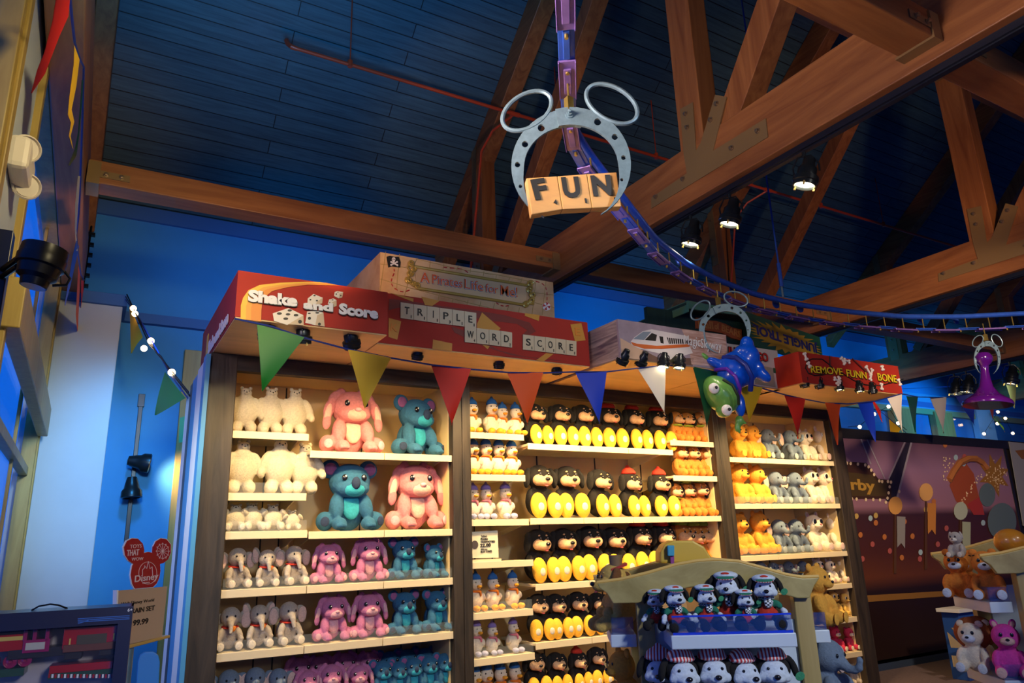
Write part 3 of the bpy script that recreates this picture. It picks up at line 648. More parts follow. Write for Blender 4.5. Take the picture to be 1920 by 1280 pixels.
for k in range(11):
    x = 680+k*17; art(s4, 'printed_train_window', [(x, 395+k*2), (x+11, 397+k*2), (x+16, 445), (x+(20 if k == 0 else 6), 446)], inkm, 3)
art(s4, 'printed_train_door', [(620, 385), (650, 390), (655, 445), (632, 440)], inkm, 3)
art(s4, 'printed_palm', [(700, 590), (740, 545), (800, 550), (835, 580), (800, 600), (760, 600)], plain('photo_dark_green', (.05, .05, .02)), 2)
tx = MB(); face_text(tx, 'Magic', *c6(815, 452), *c6(945, 470), 18, Y4, .0, .008, .1); face_text(tx, 'Skyway', *c6(950, 478), *c6(1115, 500), 17, Y4, .0, .008, .1); tx.build('lettering', whitem, s4)

# 5: Just Go sign and lower panels
Y5 = 4.83; xa5 = xb4+.004; xb5 = at(1463, 700, 1, Y5).x; zt5 = at(1455, 657, 1, Y5).z
s5 = signbox('cream sign box with red GO lettering beside the red bone sign', xa5, xb5, Y5, 6.12, Z0, zt5, plain('card_grey', (.60, .56, .48)), side=plain('card_grey', (0, 0, 0)))
tx = MB(); P = lambda x, y: (1260+x/6.4, 560+y/6.4)
face_text(tx, 'JUST', *P(660, 675), *P(870, 700), 15, Y5, .05, .008); face_text(tx, 'GO', *P(1012, 740), *P(1150, 757), 15, Y5, .05, .008); tx.build('letter_edge', inkm, s5)
tx = MB(); face_text(tx, 'JUST', *P(664, 672), *P(868, 697), 14, Y5, .02, .012); face_text(tx, 'GO', *P(1018, 736), *P(1145, 753), 14, Y5, .02, .012); tx.build('lettering', plain('print_red', (.55, .03, .02)), s5)
poly_part(s5, 'panel_square', [[P(1000, 790), P(1200, 830), P(1240, 1060), P(1000, 1020)]], plain('card_khaki', (.36, .33, .24)), Y5, .003)
poly_part(s5, 'green_square', [[P(1210, 830), P(1262, 835), P(1270, 890), P(1218, 890)]], plain('card_green', (.02, .10, .04)), Y5, .003)

# 6: Remove Funny Bone
Y6 = 4.53; xa6, xb6 = at(1501, 690, 1, Y6).x, at(1693, 740, 1, Y6).x; zt6 = (at(1497, 660, 1, Y6).z+at(1689, 686, 1, Y6).z)/2
s6 = signbox('red Remove Funny Bone sign box with yellow letters and bones', xa6, xb6, Y6, 6.12, Z0, zt6, signred)
def c7(x, y): return (1400+x/3.6923, 540+y/3.6923)
wire = MB()
wp = [(405, 560), (415, 510), (450, 490), (520, 492), (570, 530), (600, 560), (660, 590), (740, 640), (820, 670), (920, 675), (1000, 655), (1082, 630)]
wire.tube([at(*c7(*p), 1, Y6)+NY*.004 for p in wp], .006, 6); wire.tube([at(*c7(*p), 1, Y6)+NY*.004 for p in ((410, 560), (425, 590), (470, 605), (530, 600), (575, 560), (572, 470))], .006, 6)
wire.build('printed_wire', inkm, s6)
for m_, bd, of, dx in ((inkm, .03, .007, 3), (plain('bone_yellow', (.82, .62, .02)), .012, .011, 0)):
    tx = MB()
    for s_, x0, y0, x1, y1, h in (('REMOVE', 440, 585, 660, 604, 46), ('FUNN', 688, 612, 826, 630, 46), ('BONE', 905, 640, 1035, 655, 48)): face_text(tx, s_, *c7(x0+dx, y0+dx), *c7(x1+dx, y1+dx), h/3.69, Y6, bd, of)
    tx.build('lettering', m_, s6)
bonem = plain('bone_white', (.78, .74, .66))
def bone(x0, y0, x1, y1, r=.011):
    a, b = at(*c7(x0, y0), 1, Y6)+NY*.012, at(*c7(x1, y1), 1, Y6)+NY*.012; d = (b-a).normalized(); n = NY.cross(d)
    mb = MB().tube([a, b], r, 8)
    for e_, sg in ((a, -1), (b, 1)):
        for s_ in (1, -1): mb.ell(e_+d*sg*r*.6+n*s_*r*1.1, (r*1.25,)*3, None, 10, 8)
    mb.build('bone', bonem, s6, smooth=True)
for q in ((395, 460, 405, 490), (420, 525, 428, 540), (650, 490, 668, 520), (700, 510, 672, 500), (822, 550, 850, 600), (860, 570, 850, 630), (605, 630, 635, 650), (632, 625, 622, 662), (930, 548, 934, 562), (925, 670, 928, 695), (1045, 640, 1055, 665)): bone(*q)
tw = MB().tube([at(*c7(725, 490), 1, Y6)+NY*.012, at(*c7(825, 585), 1, Y6)+NY*.012], .007, 6).build('tweezers', plain('tool_dark', (.12, .03, .03)), s6)

# 7: green cabin sign with a banner and a jungle board on its side
zt7, zb7 = 4.02, 3.62
F7 = [at(x, y, 2, zt7) for x, y in ((1196, 603), (1290, 563), (1398, 584), (1537, 632))]
s7 = empty('sign_box', F7[1], label='dark green roofed sign with Hall of BEARS banner and jungle board', cat='sign')
dg = mat('cabin_green', (.012, .05, .045), .6, 0, 'wood', 10, .4, axis=2)
teal = mat('cabin_teal', (.05, .22, .22), .6, 0, 'noise', 6, .5, col2=(.10, .20, .10))
jung = plain('jungle_green', (.01, .12, .07))
lo7 = [Vector((p.x, p.y, zb7)) for p in F7]
base = F7[1:3]
q0, q1, q2, q3 = F7
MB().prism([q0, q1, Vector((q1.x, q1.y, zt7-.12)), Vector((q0.x, q0.y, zt7-.12))], (.02, .03, 0)).build('teal_fascia', teal, s7)
MB().prism([q1, q2, Vector((q2.x, q2.y, zt7-.05)), Vector((q1.x, q1.y, zt7-.09))], (0, .03, 0)).build('teal_fascia', teal, s7)
MB().prism([Vector((p.x, p.y+.03, zt7-.01)) for p in (q0, q1, q2, q3, Vector((q3.x, 7.4, 0)), Vector((q0.x, 7.4, 0)))], (0, 0, -.03)).build('roof_board', dg, s7)
jd = (q3-q2).normalized(); jn = Vector((jd.y, -jd.x, 0)); jn = jn if jn.dot(EYE-q2) > 0 else -jn
MB().prism([q2, q3, Vector((q3.x, q3.y, zb7+.02)), Vector((q2.x, q2.y, zb7+.02))], -jn*.02).build('jungle_board', jung, s7)
spl = MB(); random.seed(4); L7 = (q3-q2).length
ctr = q2+jd*L7*.5-Vector((0, 0, .19)); pts = []
for i in range(56):
    a = 2*pi*i/56; rr = 1+(.22 if i % 2 else -.12)*random.uniform(.5, 1.3); pts.append(ctr+jd*(L7*.44*rr*cos(a))+Vector((0, 0, .145*rr*sin(a)))+jn*.002)
spl.prism(pts, jn*.003); spl.build('yellow_splash', plain('jungle_yellow', (.55, .36, .03)), s7)
tx = MB(); put_text(tx, 'JUNGLE TROL', q2+jd*L7*.93-Vector((0, 0, .13))+jn*.007, q2+jd*L7*.06-Vector((0, 0, .13))+jn*.007, .105, jn, .03, .004)
tx.build('lettering', plain('print_navy', (0, 0, 0)), s7)
Yh = q1.y+.25
MB().box((q1.x-.35, Yh, zt2+.02), (q2.x+.25, Yh+.05, zt7-.04)).build('plank_front', dg, s7)
bn = MB(); bx = [(905, 235), (1000, 262), (1070, 268), (1140, 290), (1200, 320), (1270, 335), (1275, 425), (1200, 405), (1120, 365), (1040, 350), (1000, 345), (910, 325)]
bn.prism([at(*c6(*p), 1, Yh)+NY*.004 for p in bx], NY*.02); bn.build('banner', plain('banner_rust', (.32, .085, .03)), s7)
tx = MB(); face_text(tx, 'Hall', *c6(925, 318), *c6(1042, 332), 13, Yh, .03, .026); face_text(tx, 'of', *c6(1052, 332), *c6(1092, 336), 11, Yh, .03, .026); face_text(tx, 'BEARS', *c6(1108, 345), *c6(1262, 402), 12, Yh, .03, .026); tx.build('lettering', plain('banner_gold', (.48, .20, .06)), s7)
MB().box((q1.x, 6.2, 3.2), (q3.x-.3, 6.3, zt7-.04)).build('support_frame', dg, s7)

# lamps in the sign soffits, lighting the shelves
for x, y, aim, lit, e, lb in ((571, 617, (1.45, 5.75, 1.5), True, 56, 'lit round lamp under the Shake and Score sign'), (658, 630, (2.2, 5.75, 1.3), False, 62, 'dark lamp housing at the right under the Shake and Score sign'), (505, 610, (.95, 5.75, 1.4), False, 22, 'dark lamp at the left corner under the Shake and Score sign')):
    p = at(x, y, 2, Z0-.008); spotlamp((p.x, max(p.y, 4.68), Z0+.07), (p.x+(aim[0]-p.x)*.3, p.y+.35, 1.9) if lit else aim, lb, 'lamps under the signs', .8, lit, 0, CREAM, rod=.02)
    lamp('shelf_light', 'SPOT', (p.x, max(p.y, 4.7), Z0-.2), (aim[0], aim[1], aim[2]-.1), e*.70, WARM, .06, 120, 1)
for x, aim, e in ((2.05, (2.2, 5.75, 1.3), 70), (2.75, (3.1, 5.75, 1.5), 80), (3.30, (3.9, 5.75, 1.5), 80)):
    spotlamp((x, 4.92, Z0+.05), aim, 'black lamp tucked behind the Triple Word sign front, %s' % ('leftmost' if x < 2.1 else 'middle' if x < 3 else 'rightmost'), 'lamps under the signs', .6, True, 0, rod=.0)
    lamp('shelf_light', 'SPOT', (x, 4.9, Z0-.15), (aim[0], aim[1], aim[2]-.1), e*.70, WARM, .06, 120, 1)
for x, y, lit, lb in ((1178, 679, False, 'dark lamp at the left under the monorail sign'), (1213, 683, False, 'second dark lamp under the monorail sign'), (1253, 686, True, 'lit lamp under the monorail sign, left of the lit pair'), (1283, 688, True, 'lit lamp under the monorail sign, right of the lit pair')):
    p = at(x, y-8, 2, Z0-.008); spotlamp((p.x, p.y+.05, Z0+.075), (p.x-.25, p.y+.1, 1.9) if lit else (p.x, 5.6, 1.9), lb, 'lamps under the signs', .68, lit, 0, rod=.0)
for x, aim in ((3.85, (4.1, 5.75, 1.5)), (4.6, (4.8, 5.75, 1.5)), (5.2, (5.4, 5.75, 1.6))): lamp('shelf_light', 'SPOT', (x, 4.72, Z0-.2), (aim[0], aim[1], 1.4), 70, WARM, .06, 120, 1)
for k, x in enumerate((1518, 1546, 1583, 1621, 1646)):
    p = at(x, (726, 728, 732, 735, 738)[k]-7, 2, Z0-.008); spotlamp((p.x, p.y+.06, Z0+.08), (p.x, p.y+.06, 1.9), '%s small lamp under the red bone sign' % ('leftmost', 'second from left', 'middle', 'second from right', 'rightmost')[k], 'lamps under the bone sign', .62, k in (2, 3), 0, rod=.0)
for x, aim in ((6.1, (6.2, 5.75, 1.4)), (6.8, (6.9, 5.75, 1.4))): lamp('shelf_light', 'SPOT', (x, 4.8, Z0-.2), (aim[0], aim[1], 1.3), 70, WARM, .06, 120, 1)

# ================================================================== PLUSH
def rot3(a, b, c): return Euler((R(a), R(b), R(c))) if (a or b or c) else None
def G(mb, L, seg=14, rg=9):
    """L: ellipsoids (x,y,z,rx,ry,rz[,a,b,c]); a leading 'm' mirrors it"""
    for e in L:
        both = e[0] == 'm'
        if both: e = e[1:]
        ang = (list(e[6:])+[0, 0, 0])[:3]
        mb.ell(e[:3], e[3:6], rot3(*ang), seg, rg)
        if both: mb.ell((-e[0], e[1], e[2]), e[3:6], rot3(ang[0], -ang[1], -ang[2]), seg, rg)
    return mb
def fuse(o, vox):
    r = o.modifiers.new('r', 'REMESH'); r.mode = 'VOXEL'; r.voxel_size = vox; r.use_smooth_shade = True
    sm = o.modifiers.new('s', 'SMOOTH'); sm.iterations = 5; sm.factor = .6
    dg = bpy.context.evaluated_depsgraph_get(); me = bpy.data.meshes.new_from_object(o.evaluated_get(dg))
    o.modifiers.clear(); old = o.data; me.name = old.name; o.data = me
    if not me.materials: me.materials.append(old.materials[0])
    for p in me.polygons: p.use_smooth = True
    bpy.data.meshes.remove(old)
PROTO = {}
def plush(key, name, cat, parts, vox=.022):
    t = bpy.data.objects.new(name, None); COL.objects.link(t); ROOT[t.name] = Matrix(); t.empty_display_size = .1
    t['category'] = cat; made = {}
    for p in parts:
        nm, m, L = p[:3]; par = made.get(p[3]) if len(p) > 3 and p[3] else t
        small = nm in ('eye', 'pupil', 'nose', 'eyebrow', 'glint')
        groups = []
        if nm in SPLIT:                      # one mesh per side
            for e in L:
                if e[0] == 'm': groups += [[e[1:]], [(-e[1],)+tuple(e[2:7])+((e[7], -e[8], -e[9]) if len(e) > 9 else (e[7], -e[8]) if len(e) > 8 else tuple(e[7:8]))]]
                else: groups.append([e])
        elif nm.startswith('ear') or nm.startswith('hind') or nm.startswith('wing'):
            if L[0][0] == 'm':
                groups.append([e[1:] for e in L])
                groups.append([(-e[1],)+tuple(e[2:7])+(e[7] if len(e) > 7 else 0, -(e[8] if len(e) > 8 else 0), -(e[9] if len(e) > 9 else 0)) for e in L])
            else: groups.append(L)
        else: groups.append(L)
        for g in groups:
            o = G(MB(), g, 12 if small else 16, 8 if small else 10).build(nm, m, par, smooth=True)
            if len(g) > 1 or g[0][0] == 'm': fuse(o, vox if not small else vox*.5)
            made[nm] = o
    PROTO[key] = t
    return t
SPLIT = ('eye', 'pupil', 'sole', 'inner_ear', 'eye_patch', 'cheek', 'glint', 'shoe', 'toe', 'dot', 'button')
eyeb = plain('eye_black', (.008, .008, .012), .15, coat=.5); eyew = plain('eye_white', (.75, .75, .72), .4); eyet = plain('eye_teal', (.02, .28, .34), .3); eyeblue = plain('eye_navy', (.01, .02, .12), .15, coat=.5)
fw_ = fur('white', (.62, .56, .42)); fpk = fur('pink', (.70, .25, .27)); fpkl = fur('pink_light', (.86, .52, .44)); fpu = fur('mauve', (.52, .17, .34)); fpul = fur('mauve_light', (.78, .42, .48))
fbl = fur('blue', (.025, .13, .26)); fbll = fur('teal', (.03, .38, .52)); fgr = fur('grey', (.46, .40, .34)); fgl = fur('grey_pink', (.74, .52, .46)); fsb = fur('slate', (.17, .23, .32)); fsl = fur('slate_light', (.34, .40, .45))
fbk = fur('black', (.012, .010, .009)); ftan = fur('tan', (.84, .52, .28)); fye = fur('yellow', (.95, .50, .04), .10); fho = fur('honey', (.86, .40, .05)); fbr = fur('rust', (.60, .24, .04)); fdb = fur('brown', (.20, .075, .02))
fyd = fur('straw', (.76, .48, .11)); fmg = fur('magenta', (.60, .03, .10)); fpc = fur('candy', (.80, .06, .42)); fcr = fur('cream', (.86, .76, .60)); forg = fur('orange', (.78, .24, .03)); fwc = fur('snow', (.72, .80, .90))
felt_r = fur('felt_red', (.62, .04, .02)); felt_b = fur('felt_blue', (.02, .13, .42)); felt_g = fur('felt_green', (.02, .20, .12)); felt_p = fur('felt_purple', (.25, .18, .50)); felt_l = fur('lime', (.35, .50, .05)); felt_o = fur('felt_orange', (.80, .22, .02))
beak = fur('beak', (.90, .42, .03)); felt_k = fur('felt_pink', (.75, .22, .30)); fno = fur('navy_nose', (.02, .04, .10))

plush('white', 'polar_bear_plush', 'plush bear', [
  ('body', fw_, [(0,.02,.44,.27,.23,.30), (0,.0,.66,.19,.17,.18), (0,-.02,.86,.125,.12,.10), ('m',.27,-.04,.56,.085,.09,.22,0,-24), ('m',.34,-.07,.36,.07,.08,.09), ('m',.14,-.04,.11,.12,.14,.13), ('m',.14,-.12,.08,.10,.09,.08)]),
  ('ear', fw_, [('m',.085,-.01,.955,.04,.03,.04)]), ('muzzle', fw_, [(0,-.12,.835,.055,.04,.038)]), ('nose', eyeb, [(0,-.158,.848,.018,.01,.012)]), ('eye', eyeb, [('m',.05,-.125,.88,.012,.008,.014)])])
plush('whitel', 'polar_bear_plush', 'plush bear', [
  ('body', fw_, [(0,.05,.42,.34,.30,.36), (0,.18,.78,.2,.18,.16), ('m',.36,-.05,.62,.10,.10,.22,30,-40), ('m',.24,-.28,.16,.15,.16,.16)]),
  ('sole', fcr, [('m',.24,-.43,.16,.09,.02,.10)]), ('ear', fw_, [('m',.14,.18,.93,.06,.04,.05)]), ('nose', eyeb, [(0,-.0,.84,.03,.02,.02)]), ('eye', eyeb, [('m',.08,.02,.87,.016,.012,.018)])], .03)
def bigears(key, name, cat, c, c2, ce, nose_m, rabbit, sole, vox=.02, toes=True):
    P = [('body', c, [(0,.08,.28,.25,.22,.29), (0,-.02,.66,.29,.24,.25), (0,-.16,.56,.24,.15,.13), ('m',.20,-.12,.32,.10,.11,.20,-25,-8), ('m',.20,-.26,.09,.10,.13,.085), ('m',.34,-.06,.13,.12,.18,.13,0,0,20)] +
         ([('m',.155,-.365,.06,.032,.04,.035), ('m',.20,-.38,.065,.032,.04,.035), ('m',.245,-.365,.06,.032,.04,.035)] if toes else [])),
         ('belly', c2, [(0,-.11,.33,.13,.06,.19,-10)]), ('muzzle', c2, [(0,-.215,.545,.17,.11,.10)]),
         ('eye', eyeb, [('m',.135,-.238,.70,.040,.022,.046,-8,-14)]), ('glint', eyew, [('m',.125,-.262,.715,.012,.006,.014)]),
         ('nose', nose_m, [(0,-.315,.60,.05,.035,.032) if rabbit else (0,-.315,.62,.062,.045,.085)]), ('sole', sole, [('m',.385,-.235,.12,.06,.02,.065,0,0,25)])]
    if rabbit:
        P += [('ear', c, [('m',.15,.0,.88,.075,.06,.08), ('m',.25,-.04,.80,.085,.05,.13,0,-40), ('m',.345,-.08,.62,.08,.045,.16,0,-14), ('m',.38,-.11,.44,.065,.04,.12,0,-6)]), ('inner_ear', c2, [('m',.37,-.122,.55,.048,.02,.15,0,-12)])]
    else:
        P += [('ear', c, [('m',.27,.0,.83,.135,.06,.13)]), ('inner_ear', ce, [('m',.28,-.052,.83,.085,.02,.085)])]
    return plush(key, name, cat, P, vox)
bigears('bigpink', 'rabbit_plush', 'plush rabbit', fpk, fpkl, fpkl, plain('nose_pink', (.80, .42, .45), .4), True, fpul, vox=.014)
bigears('bigblue', 'koala_plush', 'plush koala', fbl, fbll, fur('ear_mauve', (.30, .10, .26)), fno, False, fno, vox=.014)
bigears('pink', 'rabbit_plush', 'plush rabbit', fpu, fpul, fpul, plain('nose_pink', (0, 0, 0)), True, fpul)
bigears('blue', 'koala_plush', 'plush koala', fbl, fbll, fur('ear_mauve', (0, 0, 0)), fno, False, fno)
def elephant(key, c, ci, cs, coll, hat, trunk_up, earup=False):
    if not earup: pass
    tr = [(0,-.22,.60,.085,.09,.08), (0,-.29,.53,.065,.07,.07), (0,-.33,.45,.05,.055,.07), (0,-.36,.38,.045,.05,.05)] if not trunk_up else \
         [(0,-.22,.60,.09,.09,.08), (0,-.30,.55,.065,.07,.06), (0,-.38,.54,.055,.06,.055), (0,-.45,.58,.05,.05,.06), (0,-.47,.66,.045,.045,.06)]
    ea = [('m',.27,.04,.66,.12,.035,.16,0,25), ('m',.34,.02,.58,.11,.03,.17,0,-5)] if not earup else [('m',.24,.06,.80,.09,.035,.17,0,18), ('m',.28,.04,.68,.10,.03,.14,0,8)]
    P = [('body', c, [(0,.05,.27,.23,.21,.27), (0,-.04,.68,.215,.20,.21)]+tr+[('m',.19,-.14,.33,.075,.09,.15,-20,-18), ('m',.225,-.2,.23,.07,.07,.06), ('m',.19,-.20,.10,.09,.14,.095)]),
         ('ear', c, ea), ('inner_ear', ci, [(('m',.33,-.012,.60,.10,.02,.17,0,4) if not earup else ('m',.27,.015,.74,.07,.02,.17,0,16))]),
         ('sole', cs, [('m',.19,-.335,.10,.08,.02,.085)]), ('eye', eyeb, [('m',.085,-.222,.70,.022,.014,.026)])]
    if coll: P.append(('scarf', felt_r, [(0,-.02,.475,.19,.18,.028,8)])); P.append(('scarf_knot', felt_o, [(.07,-.19,.44,.045,.03,.06,0,20)]))
    if hat: P.append(('scarf', fye, [(0,-.02,.475,.19,.18,.035,8)]))
    return plush(key, 'elephant_plush', 'plush elephant', P)
elephant('eleg', fgr, fgl, fcr, True, False, False); elephant('eleg2', fgr, fgl, fcr, True, False, False, True)
elephant('eles', fsb, fgl, fsl, False, False, True); elephant('eleh', fsb, fgl, fsl, False, True, True)
def duck(key, hat, scarf, foot):
    P = [('body', fcr, [(0,.05,.28,.21,.21,.25), (0,.22,.36,.07,.08,.06), (0,-.02,.66,.165,.155,.165), ('m',.20,-.02,.34,.05,.12,.11,-15,-12)]),
         ('bill', beak, [(0,-.205,.62,.075,.085,.026,8), (0,-.185,.59,.06,.065,.022,14)]),
         ('eye', eyeb, [('m',.075,-.150,.71,.016,.010,.018)]),
         ('scarf', scarf, [(0,-.02,.485,.155,.145,.035), (.06,-.15,.42,.04,.03,.08)]), ('shoe', foot, [('m',.11,-.24,.075,.09,.12,.075)]),
         ('hat', hat, [(0,.0,.80,.155,.15,.045), (0,.0,.84,.13,.13,.09), (0,0,.955,.045,.045,.045)])]
    return plush(key, 'duckling_plush', 'plush duckling', P)
duck('duck', felt_b, felt_o, beak); duck('daisy', felt_p, felt_k, fur('lilac', (.50, .52, .78)))
def puppy(key, body, face, ear, sole, hat=None, scarf=None, name='puppy_plush', soles=True):
    P = [('body', body, [(0,.08,.30,.24,.21,.28), (0,.02,.73,.245,.20,.215), ('m',.22,-.02,.36,.07,.09,.18,-15,-15), ('m',.14,-.12,.14,.10,.2,.11)]),
         ('face', face, [('m',.085,-.13,.66,.115,.10,.105), (0,-.19,.63,.125,.13,.085), ('m',.085,-.165,.82,.035,.03,.022)]),
         ('nose', eyeb, [(0,-.315,.665,.048,.035,.034)]), ('eye', eyeb, [('m',.085,-.195,.765,.022,.014,.026)]), ('glint', eyew, [('m',.082,-.208,.774,.007,.004,.008)]),
         ('ear', ear, [('m',.235,-.01,.82,.055,.07,.08,0,-30), ('m',.275,-.04,.68,.052,.095,.165,0,-6)]), ('tongue', fur('tongue', (.6, .12, .12)), [(0,-.26,.555,.035,.03,.012,20)])]
    if soles: P.append(('sole', sole, [('m',.165,-.24,.215,.155,.10,.225,-6)])); P.append(('toe', fcr, [('m',.165,-.335,.19,.06,.015,.07)]))
    else: P.append(('shoe', sole, [('m',.13,-.25,.10,.085,.12,.10), ('m',.12,-.14,.26,.07,.09,.09)]))
    if hat: P.append(('hat', hat, [(0,.0,.915,.175,.165,.05), (0,.01,.95,.15,.14,.085), (0,.02,1.05,.05,.05,.05)]))
    if scarf: P.append(('scarf', scarf, [(0,-.01,.505,.20,.18,.04)]))
    return plush(key, name, 'plush puppy', P)
puppy('pup', fbk, ftan, fbk, fye); puppy('pupbow', fbk, ftan, fbk, fye, hat=felt_r)
puppy('hound', fbr, ftan, fdb, forg, hat=felt_l, name='hound_plush', soles=False); puppy('houndp', fbr, ftan, fbk, forg, name='hound_plush', soles=False, scarf=felt_l)
puppy('yellowdog', fyd, fyd, fdb, fyd, name='dog_plush', soles=False)
def basic(key, name, cat, c, c2, ear='round', ec=None, sole=None, eye=eyeb, er=.022, nose=eyeb, scarf=None, stripes=None, mane=None, head=.23):
    P = [('body', c, [(0,.05,.27,.24,.21,.27), (0,-.03,.69,head,.20,.22), ('m',.21,-.12,.33,.075,.09,.16,-25,-15), ('m',.18,-.20,.12,.10,.15,.11)]), ('muzzle', c2, [(0,-.20,.63,.12,.09,.075)]), ('nose', nose, [(0,-.285,.66,.035,.022,.024)]),
         ('sole', sole or c2, [('m',.19,-.345,.12,.082,.02,.09)])]
    if er > .04: P += [('eye', eyew, [('m',.10,-.19,.73,er*1.35,.025,er*1.5)]), ('pupil', eye, [('m',.098,-.212,.728,er,.012,er*1.15)])]
    else: P.append(('eye', eye, [('m',.085,-.215,.74,er,.012,er*1.2)]))
    if ear == 'round': P += [('ear', ec or c, [('m',.16,.0,.88,.075,.04,.07)])]
    if ear == 'point': P += [('ear', c, [('m',.14,.0,.90,.06,.035,.09,0,18)]), ('inner_ear', ec or c2, [('m',.138,-.03,.895,.038,.015,.06,0,18)])]
    if ear == 'flop': P += [('ear', ec or c, [('m',.20,.0,.78,.05,.05,.14,0,-14)])]
    if scarf: P.append(('scarf', scarf, [(0,-.02,.475,.185,.17,.035)]))
    if stripes: P.append(('stripe', stripes, [('m',.15,-.05,.83,.05,.14,.014,0,20), ('m',.19,-.08,.74,.04,.10,.012), ('m',.21,.0,.36,.05,.16,.016), ('m',.2,-.12,.24,.07,.1,.014)]))
    if mane: P.append(('mane', mane, [(0,.06,.70,.33,.12,.31)]))
    return plush(key, name, cat, P)
basic('bear', 'honey_bear_plush', 'plush bear', fho, fho, 'round', er=.02); basic('kitten', 'kitten_plush', 'plush kitten', fcr, fcr, 'point', fgl, fgl, er=.055, nose=plain('nose_rose', (.6, .2, .2)))
basic('magbear', 'bear_plush', 'plush bear', fmg, fcr, 'round', sole=fcr, nose=felt_p, er=.02); basic('pinkcat', 'cat_plush', 'plush cat', fpc, fpkl, 'point', er=.03)
basic('greydog', 'dog_plush', 'plush dog', fgr, fcr, 'flop', er=.03); basic('straw', 'dog_plush', 'plush dog', fyd, fyd, 'flop', fdb, er=.045)
basic('tiger', 'tiger_plush', 'plush tiger', forg, fwc, 'round', stripes=fbk, er=.03, sole=fwc); basic('lion', 'lion_plush', 'plush lion', fcr, fwc, 'round', mane=fur('mane', (.36, .09, .02)), er=.03); basic('lioncub', 'lion_plush', 'plush lion', fyd, fwc, 'round', mane=fye, er=.03)
basic('blackcat', 'cat_plush', 'plush cat', fur('ink', (.02, .035, .06)), fwc, 'point', er=.04, nose=felt_k)
chk = bpy.data.materials.new('checkered_cloth'); chk.use_nodes = True
_n = chk.node_tree.nodes; _c = _n.new('ShaderNodeTexChecker'); _c.inputs['Scale'].default_value = 34; _c.inputs[1].default_value = (.75, .78, .8, 1); _c.inputs[2].default_value = (.01, .015, .03, 1)
_tc = _n.new('ShaderNodeTexCoord'); chk.node_tree.links.new(_tc.outputs['Object'], _c.inputs[0]); chk.node_tree.links.new(_c.outputs[0], _n['Principled BSDF'].inputs['Base Color'])
stp = bpy.data.materials.new('striped_cloth'); stp.use_nodes = True
_n = stp.node_tree.nodes; _c = _n.new('ShaderNodeTexWave'); _c.inputs['Scale'].default_value = 9; _r = _n.new('ShaderNodeValToRGB'); _r.color_ramp.interpolation = 'CONSTANT'; _r.color_ramp.elements[1].position = .5
_r.color_ramp.elements[0].color = (.62, .03, .03, 1); _r.color_ramp.elements[1].color = (.8, .76, .74, 1)
_tc = _n.new('ShaderNodeTexCoord'); stp.node_tree.links.new(_tc.outputs['Object'], _c.inputs[0]); stp.node_tree.links.new(_c.outputs['Fac'], _r.inputs[0]); stp.node_tree.links.new(_r.outputs[0], _n['Principled BSDF'].inputs['Base Color'])
def kiosk_pup(key, cap):
    P = [('body', fbk, [(0,.05,.34,.13,.12,.20), (0,.04,.72,.19,.18,.19), ('m',.10,-.14,.20,.06,.16,.07)]),
         ('face', fwc, [(0,-.06,.70,.145,.12,.155), ('m',.085,-.10,.63,.085,.08,.075), (0,-.19,.63,.10,.12,.065)]), ('nose', eyeb, [(0,-.30,.665,.036,.034,.032)]), ('mouth', felt_r, [(0,-.205,.575,.045,.05,.016)]),
         ('eye', eyeb, [('m',.065,-.155,.745,.018,.012,.022)]), ('ear', fbk, [('m',.16,.02,.84,.05,.06,.05), ('m',.215,-.01,.72,.04,.075,.14,0,-10)]),
         ('shirt', felt_g, [(0,.03,.43,.135,.12,.11), ('m',.15,-.03,.42,.055,.06,.10,-15,-30)]), ('overalls', felt_r, [(0,.0,.27,.15,.14,.13), (0,-.06,.40,.085,.06,.10)]),
         ('wing_glove', fwc, [('m',.22,-.08,.31,.05,.055,.075,-10,-20), ('m',.24,-.14,.23,.06,.06,.06)]), ('shoe', fbk, [('m',.14,-.33,.13,.085,.08,.12)]),
         ('scarf', chk, [(0,.0,.53,.135,.13,.035), (.05,-.13,.45,.04,.03,.09,0,12), (-.01,-.14,.44,.035,.03,.08,0,-8)])]
    if cap: P += [('cap', fwc, [(0,.0,.87,.165,.165,.075)]), ('cap_peak', felt_g, [(0,-.15,.845,.12,.09,.022,14)]), ('cap_trim', stp, [(0,-.155,.832,.125,.095,.010,14)]), ('cap_badge', felt_r, [(0,-.125,.90,.06,.03,.03,-25)])]
    else: P += [('knit_hat', stp, [(0,.0,.87,.165,.165,.05), (0,.02,.92,.14,.14,.09), (0,.03,1.02,.045,.045,.045)])]
    P += [('hang_tag', fur('tag_green', (.05, .30, .14)), [(.25,-.10,.64,.045,.005,.06,0,25)])]
    return plush(key, 'dressed_puppy_plush', 'plush puppy', P)
kiosk_pup('kcap', True); kiosk_pup('kbow', False)

